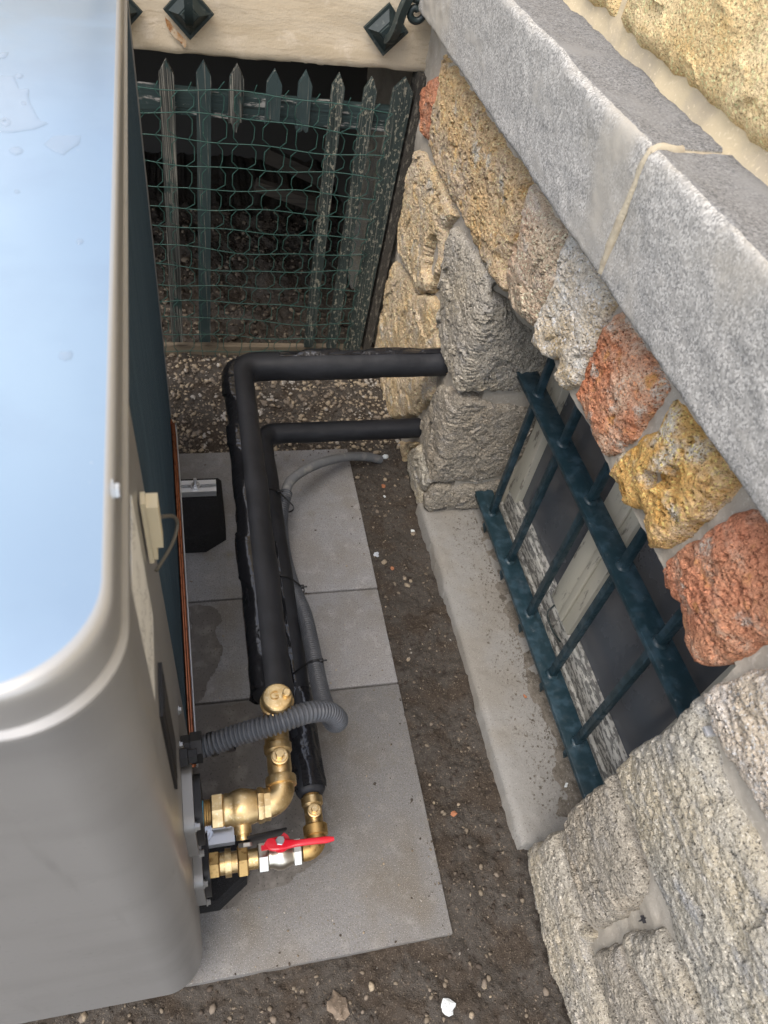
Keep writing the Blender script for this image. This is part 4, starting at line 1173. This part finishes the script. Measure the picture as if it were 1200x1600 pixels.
done('black_lever', bm, M_['blackp'], up, bevel=.0015)
bm = bmesh.new(); lathe(bm, [(0, .0215), (.001, .024), (.005, .0245), (.009, .023), (.0095, .0222), (.018, .0222)], (.0378, Y1, Z1), (1, 0, 0), 8, rot=R(22)); done('union_nut', bm, M_['brass'], up, bevel=.0008, angle=30)
bm = bmesh.new(); elbow(bm, (X1, Y1, Z1), .0185, .022, (-1, 0, 0), (0, 1, 0)); e_ = done('elbow', bm, M_['brass'], up)
bm = bmesh.new(); lathe(bm, [(0, .0185), (.001, .0222), (.012, .0225), (.014, .0215)], (X1, Y1 + .022, Z1), (0, 1, 0), 24); done('collar', bm, M_['brass'], e_, angle=30)
bm = bmesh.new(); lathe(bm, [(0, .0165), (.004, .0165), (.010, .0175), (.034, .0175), (.038, .0205), (.048, .0208), (.050, .019)], (X1, Y1 + .0363, Z1), (0, 1, 0), 24)
t_ = done('tee', bm, M_['brass'], up, angle=30)
bm = bmesh.new(); lathe(bm, [(0, .0125), (.020, .0125), (.0205, .0105), (.024, .0105)], (X1, Y1 + .058, Z1 + .004), (0, 0, 1), 24); hexnut(bm, (X1, Y1 + .058, Z1 + .0282), (0, 0, 1), .0068, .007); done('plug', bm, M_['brass'], t_, angle=30)
bm = bmesh.new(); lathe(bm, [(0, .0185), (.040, .0185)], (X1, Y1 + .0866, Z1), (0, 1, 0), 24); lathe(bm, [(0, .0215), (.008, .022), (.0085, .0185)], (X1, Y1 + .120, Z1), (0, 1, 0), 24)
v_ = done('vent_tee', bm, M_['brass'], up, angle=30)
vx, vy = .0745, Y1 + .119
bm = bmesh.new(); lathe(bm, [(0, .0135), (.022, .0135), (.0225, .0165), (.028, .0172), (.030, .0155), (.033, .0155), (.036, .0215), (.048, .0225), (.050, .0245), (.054, .0248), (.0555, .0225), (.066, .0222), (.0685, .0205), (.069, .0195)], (vx, vy, Z1 + .015), (0, .05, 1), 32)
av = done('air_vent', bm, M_['brass'], up, angle=30)
zc = Z1 + .015 + .069
cx_, cy_ = vx, vy + .05 * .069
bm = bmesh.new(); lathe(bm, [(0, .0064), (.008, .0062), (.009, .0050)], (cx_ + .0135, cy_ + .001, zc - .001), (0, .05, 1), 14); done('vent_cap', bm, M_['brass'], av, angle=30)
fc = bpy.data.curves.new('embossed_letter', 'FONT'); fc.body = 'G'; fc.size = .020; fc.extrude = .0006; fc.align_x = 'CENTER'; fc.align_y = 'CENTER'
fo = bpy.data.objects.new('tmp', fc); COL.objects.link(fo)
dg = bpy.context.evaluated_depsgraph_get()
gm = bpy.data.meshes.new_from_object(fo.evaluated_get(dg)); bpy.data.objects.remove(fo)
go = link('embossed_letter', gm, M_['brassd'], av)
go.matrix_world = Matrix.Translation((cx_ - .004, cy_ + .001, zc + .0004)) @ Matrix.Rotation(R(-3), 4, 'X') @ Matrix.Rotation(R(8), 4, 'Z')

Z2, Y2, X2 = .178, .347, .140
lo_ = thing('ball_valve_assembly', 'nickel ball valve with red lever and brass ends, lower of the pipe connections', 'valve', group='pipe connections of the heat pump')
bm = bmesh.new(); hexnut(bm, (xf(Y2) + .022, Y2, Z2), (1, 0, 0), .0215, .018); done('union_nut', bm, M_['brassd'], lo_, bevel=.0008, angle=30)
bm = bmesh.new(); lathe(bm, [(0, .0175), (.008, .0175), (.0082, .022), (.018, .022), (.0182, .0165), (.03, .0165)], (xf(Y2) + .0402, Y2, Z2), (1, 0, 0), 24); done('union_body', bm, M_['brass'], lo_, angle=30)
bm = bmesh.new(); hexnut(bm, (.008, Y2, Z2), (1, 0, 0), .0268, .017); done('union_nut', bm, M_['brassd'], lo_, bevel=.0008, angle=30)
bm = bmesh.new(); lathe(bm, [(0, .0160), (.018, .0160)], (.0252, Y2, Z2), (1, 0, 0), 24); done('nipple', bm, M_['brass'], lo_, angle=30)
bm = bmesh.new(); hexnut(bm, (.0405, Y2, Z2), (1, 0, 0), .0245, .018); hexnut(bm, (.0975, Y2, Z2), (1, 0, 0), .0225, .015)
lathe(bm, [(0, .019), (.006, .0195), (.014, .0235), (.024, .0240), (.033, .0205), (.041, .0175)], (.0582, Y2, Z2), (1, 0, 0), 24)
vb = done('valve_body', bm, M_['nickel'], lo_, bevel=.0008, angle=30)
bm = bmesh.new(); lathe(bm, [(0, .0105), (.012, .0105), (.0125, .008), (.019, .008)], (.077, Y2 + .006, Z2 + .019), (0, .15, 1), 16); hexnut(bm, (.077, Y2 + .009, Z2 + .0385), (0, .15, 1), .008, .006); done('valve_stem', bm, M_['zinc'], vb, angle=30)
# red lever: hub plate and a bent arm with a thickened grip
def lever():
    bm = bmesh.new()
    y0, z0 = Y2 + .0085, Z2 + .0355
    lathe(bm, [(0, .016), (.0025, .016), (.003, .0095)], (.077, y0, z0), (0, .1, 1), 24)
    path = [(.056, y0 + .006, z0 + .002), (.066, y0 - .002, z0 + .002), (.078, y0 - .004, z0 + .004), (.100, y0 - .008, z0 + .012), (.125, y0 - .009, z0 + .013), (.158, y0 - .010, z0 + .012), (.163, y0 - .010, z0 + .012)]
    P, s = spline(path, .003)
    T, N, B = frames(P); rings = []
    L = s[-1]
    for p, sk in zip(P, s):
        wd = np.interp(sk / L, [0, .1, .3, .45, .9, 1], [.008, .0105, .008, .0052, .0052, .003]); th = .0036
        t = T[len(rings)]; sd = np.cross(t, [0, 0, 1]); sd /= np.linalg.norm(sd); u = np.cross(sd, t)
        rings.append([bm.verts.new(p + sd * wd * math.copysign(abs(math.cos(a)) ** .6, math.cos(a)) + u * th * math.copysign(abs(math.sin(a)) ** .6, math.sin(a))) for a in np.linspace(0, 2 * math.pi, 17)[:-1]])
    for A, Bq in zip(rings, rings[1:]):
        for k in range(16): bm.faces.new((A[k], A[(k + 1) % 16], Bq[(k + 1) % 16], Bq[k]))
    bm.faces.new(rings[0][::-1]); bm.faces.new(rings[-1])
    box(bm, (.046, y0 - .008, z0 - .002), (.060, y0 - .001, z0 + .004))
    done('red_lever', bm, M_['redlever'], lo_, angle=50)
lever()
bm = bmesh.new(); elbow(bm, (X2, Y2, Z2), .0165, .019, (-1, 0, 0), (0, 1, 0)); e_ = done('elbow', bm, M_['brassd'], lo_)
bm = bmesh.new(); lathe(bm, [(0, .0165), (.001, .0205), (.016, .0212), (.018, .020)], (X2, Y2 + .020, Z2), (0, 1, 0), 24); done('collar', bm, M_['brassd'], e_, angle=30)
bm = bmesh.new(); lathe(bm, [(0, .0150), (.030, .0155), (.034, .0185), (.046, .019)], (X2, Y2 + .0383, Z2), (0, 1, 0), 24); t_ = done('tee', bm, M_['brass'], lo_, angle=30)
bm = bmesh.new(); lathe(bm, [(0, .0115), (.018, .0115), (.0185, .0095), (.022, .0095)], (X2, Y2 + .056, Z2 + .004), (0, 0, 1), 24); hexnut(bm, (X2, Y2 + .056, Z2 + .0262), (0, 0, 1), .0065, .007); done('plug', bm, M_['brass'], t_, angle=30)
bm = bmesh.new(); lathe(bm, [(0, .014), (.06, .014)], (X2, Y2 + .0845, Z2), (0, 1, 0), 16); done('copper_end', bm, M_['brassd'], lo_)

# ================================================================== INSULATED PIPES
def insulated(path, rad, rf, label, tape, sd):
    t = thing('insulated_pipe', label, 'insulated pipe', group='black insulated pipes from the heat pump to the wall')
    P = fillet(path, rf, 14); P, s = resample(P, .008)
    L = s[-1]
    def dr(i, a):
        ss = s[np.clip(i, 0, len(s) - 1)]
        e = np.minimum(ss, L - ss)
        return .0016 * vnoise(ss * 14, np.cos(a) * 1.3, np.sin(a) * 1.3, sd) + .0008 * vnoise(ss * 45, np.cos(a) * 2.5, np.sin(a) * 2.5, sd + 1) - .006 * np.clip(1 - e / .012, 0, 1) ** 2
    sl = link('foam_sleeve', tube_mesh('foam_sleeve', P, rad, 28, dr=dr), M_['foam'], t)
    for (s0, s1, a0, a1, lift) in tape:
        k = (s >= s0) & (s <= s1)
        Q, qs = resample(P[k], .0025)
        T, N, B = frames(Q)
        def dt(i, a, qs=qs, a0=a0, a1=a1, lift=lift):
            ss = qs[np.clip(i, 0, len(qs) - 1)]
            w1 = vnoise(ss * 11, a * 1.1, 0., sd + 7); w2 = vnoise(ss * 34 + a, a * 2.2, 3., sd + 8)
            cr = vnoise(ss * 13 + a * .5, a * .4, 6., sd + 9)
            fold = np.clip(.07 - np.abs(cr), 0, 1) / .07
            m = np.clip(np.minimum(a - a0, a1 - a) / .22, 0, 1)
            return .0012 + m * (lift * (.65 + .45 * w1) + .0018 * w2 + .0042 * np.sign(cr) * (1 - np.exp(-np.abs(cr) * 9)) * .5 + .0022 * fold)
        link('seam_tape', tube_mesh('seam_tape', Q, rad, 36, cap=False, a0=a0, a1=a1, dr=dt), M_['tape'], t)
    return t
insulated([tuple(on_z(427, 1092, .405)), tuple(on_z(372, 574, .418)), (.60, 1.345, .414)], .0325, .045,
          'black foam insulated pipe with crinkled tape seam, upper of the two entering the stone wall',
          [(.004, .80, R(205), R(338), .0045), (.88, 1.30, R(-65), R(10), .0025)], 1)
insulated([tuple(on_z(486, 1243, .176)), tuple(on_z(407, 678, .152)), (.61, 1.402, .146)], .0275, .045,
          'smooth black foam insulated pipe, lower of the two entering the stone wall',
          [(.004, .20, R(-85), R(75), .003), (.2005, .56, R(-85), R(-2), .0035)], 2)

# corrugated hose -------------------------------------------------------
def hose():
    ctl = [tuple(on_z(*q)) for q in ((296, 1171, .430), (330, 1163, .438), (372, 1148, .452), (430, 1131, .470), (478, 1114, .468), (512, 1112, .440), (528, 1124, .400), (521, 1128, .352), (508, 1104, .30), (497, 1062, .250), (486, 1005, .208), (475, 958, .178))] + [tuple(on_z(*q)) for q in ((457, 915, .150), (445, 870, .128), (440, 830, .120), (441, 795, .124), (447, 770, .130))]
    P, s = spline(ctl, .0009)
    ph = s / .0066
    r = .0162 - .0042 * np.exp(-(((ph % 1) - .5) / .17) ** 2)
    me = tube_mesh('corrugated_hose', P, r, 18)
    me.set_sharp_from_angle(angle=R(180))
    tag(link('corrugated_hose', me, M_['hose']), 'grey corrugated hose looping from the heat pump over the brass air vent', 'hose')
hose()
P, s = spline([tuple(on_z(*q)) for q in ((447, 778, .130), (449, 760, .132), (462, 744, .125), (490, 728, .10), (520, 718, .07), (550, 713, .04), (575, 714, .015), (594, 718, -.012))], .006)
tag(link('cable_conduit', tube_mesh('cable_conduit', P, .0125, 16, dr=lambda i, a: .0006 * vnoise(i * .3, np.cos(a), np.sin(a), 2)), M_['conduit']), 'dusty grey conduit bending from the paving into the soil by the wall', 'conduit')

# cable ties --------------------------------------------------------------
def tie_loop(y, c1, r1, c2, r2, label, skew=.0):
    """band round two circles in the xz plane"""
    a = np.array(c1); b = np.array(c2)
    pts = []
    for c, r in ((a, r1), (b, r2)):
        for t in np.linspace(0, 2 * math.pi, 40)[:-1]: pts.append(c + r * np.array([math.cos(t), math.sin(t)]))
    pts = np.array(sorted(map(tuple, pts)))
    def half(pp):
        h = []
        for p in pp:
            while len(h) > 1 and (h[-1][0] - h[-2][0]) * (p[1] - h[-2][1]) - (h[-1][1] - h[-2][1]) * (p[0] - h[-2][0]) <= 0: h.pop()
            h.append(p)
        return h[:-1]
    hull = half(pts) + half(pts[::-1])
    bm = bmesh.new(); cen = (a + b) / 2; vs = []
    for p in hull:
        d = np.array(p) - cen; d /= np.linalg.norm(d)
        yy = y + skew * (p[0] - cen[0])
        vs.append([bm.verts.new((p[0] + d[0] * o, yy + dy, p[1] + d[1] * o)) for o, dy in ((0.0003, -.0022), (.0016, -.0022), (.0016, .0022), (.0003, .0022))])
    n = len(vs)
    for k in range(n):
        A, B = vs[k], vs[(k + 1) % n]
        for j in range(4): bm.faces.new((A[j], A[(j + 1) % 4], B[(j + 1) % 4], B[j]))
    t = done('cable_tie', bm, M_['tie'], None, angle=30)
    tag(t, label, 'cable tie', 'black cable ties on the hose')
    k = max(range(n), key=lambda q: hull[q][0] * 1.0 + hull[q][1] * .9)
    p = hull[k]; yy = y + skew * (p[0] - cen[0])
    bm = bmesh.new(); box(bm, (p[0] - .003, yy - .0035, p[1] - .003), (p[0] + .005, yy + .0035, p[1] + .004)); box(bm, (p[0] + .004, yy - .0018, p[1] - .001), (p[0] + .012, yy + .0018, p[1] + .0005))
    done('tie_head', bm, M_['tie'], t, bevel=.0006)
def lerp_pt(a, b, y):
    t = (y - a[1]) / (b[1] - a[1]); q = a + (b - a) * t; return (q[0], q[2])
PA, PB = on_z(486, 1243, .176), on_z(407, 678, .152)
for (px, py, z, sk, lab) in ((447, 790, .128, -.25, 'black cable tie round hose and pipe where the smooth conduit begins'), (462, 918, .152, -.3, 'black cable tie round hose and pipe halfway along the paving'),
                             (491, 1040, .232, .08, 'black cable tie round hose and pipe just behind the air vent')):
    h_ = on_z(px, py, z)
    tie_loop(h_[1], lerp_pt(PA, PB, h_[1]), .0300, (h_[0], h_[2]), .0170, lab, sk)
HY = lambda x: np.interp(x, [on_z(296, 1171, .43)[0], on_z(372, 1148, .452)[0]], [on_z(296, 1171, .43)[1], on_z(372, 1148, .452)[1]])
for x, lab in ((-.020, 'black clip ring on the hose close against the heat pump casing'), (.004, 'black clip ring on the hose second from the heat pump casing')):
    bm = bmesh.new(); lathe(bm, [(-.004, .0165), (-.004, .0180), (.004, .0180), (.004, .0165)], (x, HY(x), .434 + (x + .02) * .25), (1, .2, .22), 24, cap=False)
    box(bm, (x - .004, HY(x) - .0045, .434 - .028), (x + .004, HY(x) + .0045, .434 - .0165))
    tag(done('hose_clip', bm, M_['blackp'], None, angle=30), lab, 'clip', 'black clips on the hose')

# ================================================================== SMALL LOOSE THINGS
def chip(name, px, py, size, m, label, cat, group=None, flat=.5, z=None, sd=0):
    p = on_z(px, py, -.015 if z is None else z)
    g = np.random.default_rng(sd + 100)
    bm = bmesh.new(); bmesh.ops.create_icosphere(bm, subdivisions=2, radius=1)
    a = g.uniform(0, 6.28)
    zz = (soil_z(np.array([p[0]]), np.array([p[1]]))[0] if z is None else z)
    sx, sy = g.uniform(.8, 1.3), g.uniform(.65, 1)
    for v in bm.verts:
        n = 1 + .60 * float(fbm(v.co.x * 1.6, v.co.y * 1.6, v.co.z * 1.6, 3, sd))
        q = Vector((v.co.x * sx * n, v.co.y * sy * n, v.co.z * flat * n)) * size
        q.rotate(Matrix.Rotation(a, 3, 'Z'))
        v.co = q + Vector((p[0], p[1], zz + size * flat * .45))
    o = done(name, bm, M_[m], None, angle=18)
    return tag(o, label, cat, group)
G1 = 'scraps of white foam on the soil'
chip('foam_scrap', 698, 1576, .013, 'whitefoam', 'largest white foam scrap on the dark soil in front of the paving', 'foam scrap', G1, .4, sd=1)
chip('foam_scrap', 602, 712, .009, 'whitefoam', 'white foam scrap at the buried end of the grey conduit', 'foam scrap', G1, .7, sd=2)
chip('foam_scrap', 646, 828, .007, 'whitefoam', 'white foam scrap on the soil beside the corner of the concrete sill', 'foam scrap', G1, .6, sd=3)
chip('foam_scrap', 601, 772, .004, 'whitefoam', 'tiny white foam scrap just below the orange brick crumb', 'foam scrap', G1, .6, sd=4)
chip('foam_scrap', 884, 1227, .004, 'whitefoam', 'tiny white foam scrap on the concrete sill near the grey jamb stone', 'foam scrap', G1, .6, z=.036, sd=5)
chip('brick_crumb', 600, 757, .008, 'terracotta', 'orange brick crumb on the soil near the conduit end', 'brick crumb', 'orange brick crumbs', .7, sd=6)
chip('brick_crumb', 612, 890, .005, 'terracotta', 'small orange brick crumb beside the second paving slab edge', 'brick crumb', 'orange brick crumbs', .7, sd=7)
chip('brick_crumb', 820, 1088, .004, 'terracotta', 'tiny orange brick crumb on the concrete sill', 'brick crumb', 'orange brick crumbs', .7, z=.036, sd=8)
chip('brick_crumb', 707, 1272, .006, 'terracotta', 'reddish brick crumb on the soil beside the front paving slab', 'brick crumb', 'orange brick crumbs', .5, sd=9)
M_['soilstone'] = mat('earthy_stone', (.17, .13, .095), .9, layers=(('noise', 60, (.11, .085, .062), .45, .65, 6), ('noise', 300, (.26, .21, .16), .6, .72, 3)), bumps=(('noise', 150, .6, .003, 6),))
chip('stone', 530, 1573, .017, 'soilstone', 'large brown stone half buried in the soil in front of the paving', 'stone', None, .45, sd=10)
M_['bluestone'] = mat('pale_blue_pebble', (.45, .48, .52), .6)
chip('pebble', 588, 866, .008, 'bluestone', 'pale bluish pebble beside the edge of the far paving slab', 'pebble', 'larger pebbles on the soil strip', .7, sd=11)
chip('pebble', 600, 878, .007, 'gravel', 'brown round pebble next to the pale bluish pebble', 'pebble', 'larger pebbles on the soil strip', .8, sd=12)
chip('pebble', 565, 605, .009, 'gravel', 'pale tan pebble on the gravel between the two black pipes, near the wall', 'pebble', 'larger pebbles on the soil strip', .7, sd=13)
chip('pebble', 428, 605, .011, 'gravel', 'tan pebble on the gravel just inside the bend of the upper black pipe', 'pebble', 'larger pebbles on the soil strip', .6, sd=14)
chip('pebble', 305, 580, .011, 'gravel', 'tan pebble on the gravel in front of the fence bottom board', 'pebble', 'larger pebbles on the soil strip', .6, sd=15)
# paper bit stuck in the joint by the window
bm = bmesh.new(); p = on_x(1106, 1143, XM - .012); box(bm, (p[0] - .004, p[1] - .006, p[2] - .003), (p[0] + .010, p[1] + .006, p[2] + .003)); tag(done('foil_scrap', bm, M_['foil'], None, bevel=.001), 'small shiny foil scrap wedged in the wall joint beside the window', 'foil scrap')
film('damp_stain', [(296, 948), (335, 950), (352, 968), (340, 985), (352, 1010), (340, 1035), (330, 1060), (318, 1085), (306, 1098), (296, 1098)], .0012, M_['damp'], 'dark damp patch on the paving beside the heat pump base', sd=2)
film('damp_stain', [(290, 1106), (400, 1097), (440, 1108), (470, 1180), (505, 1250), (516, 1330), (470, 1372), (400, 1400), (300, 1425), (260, 1300)], .0012, M_['damp'], 'broad damp patch on the paving under the brass valves', sd=3)
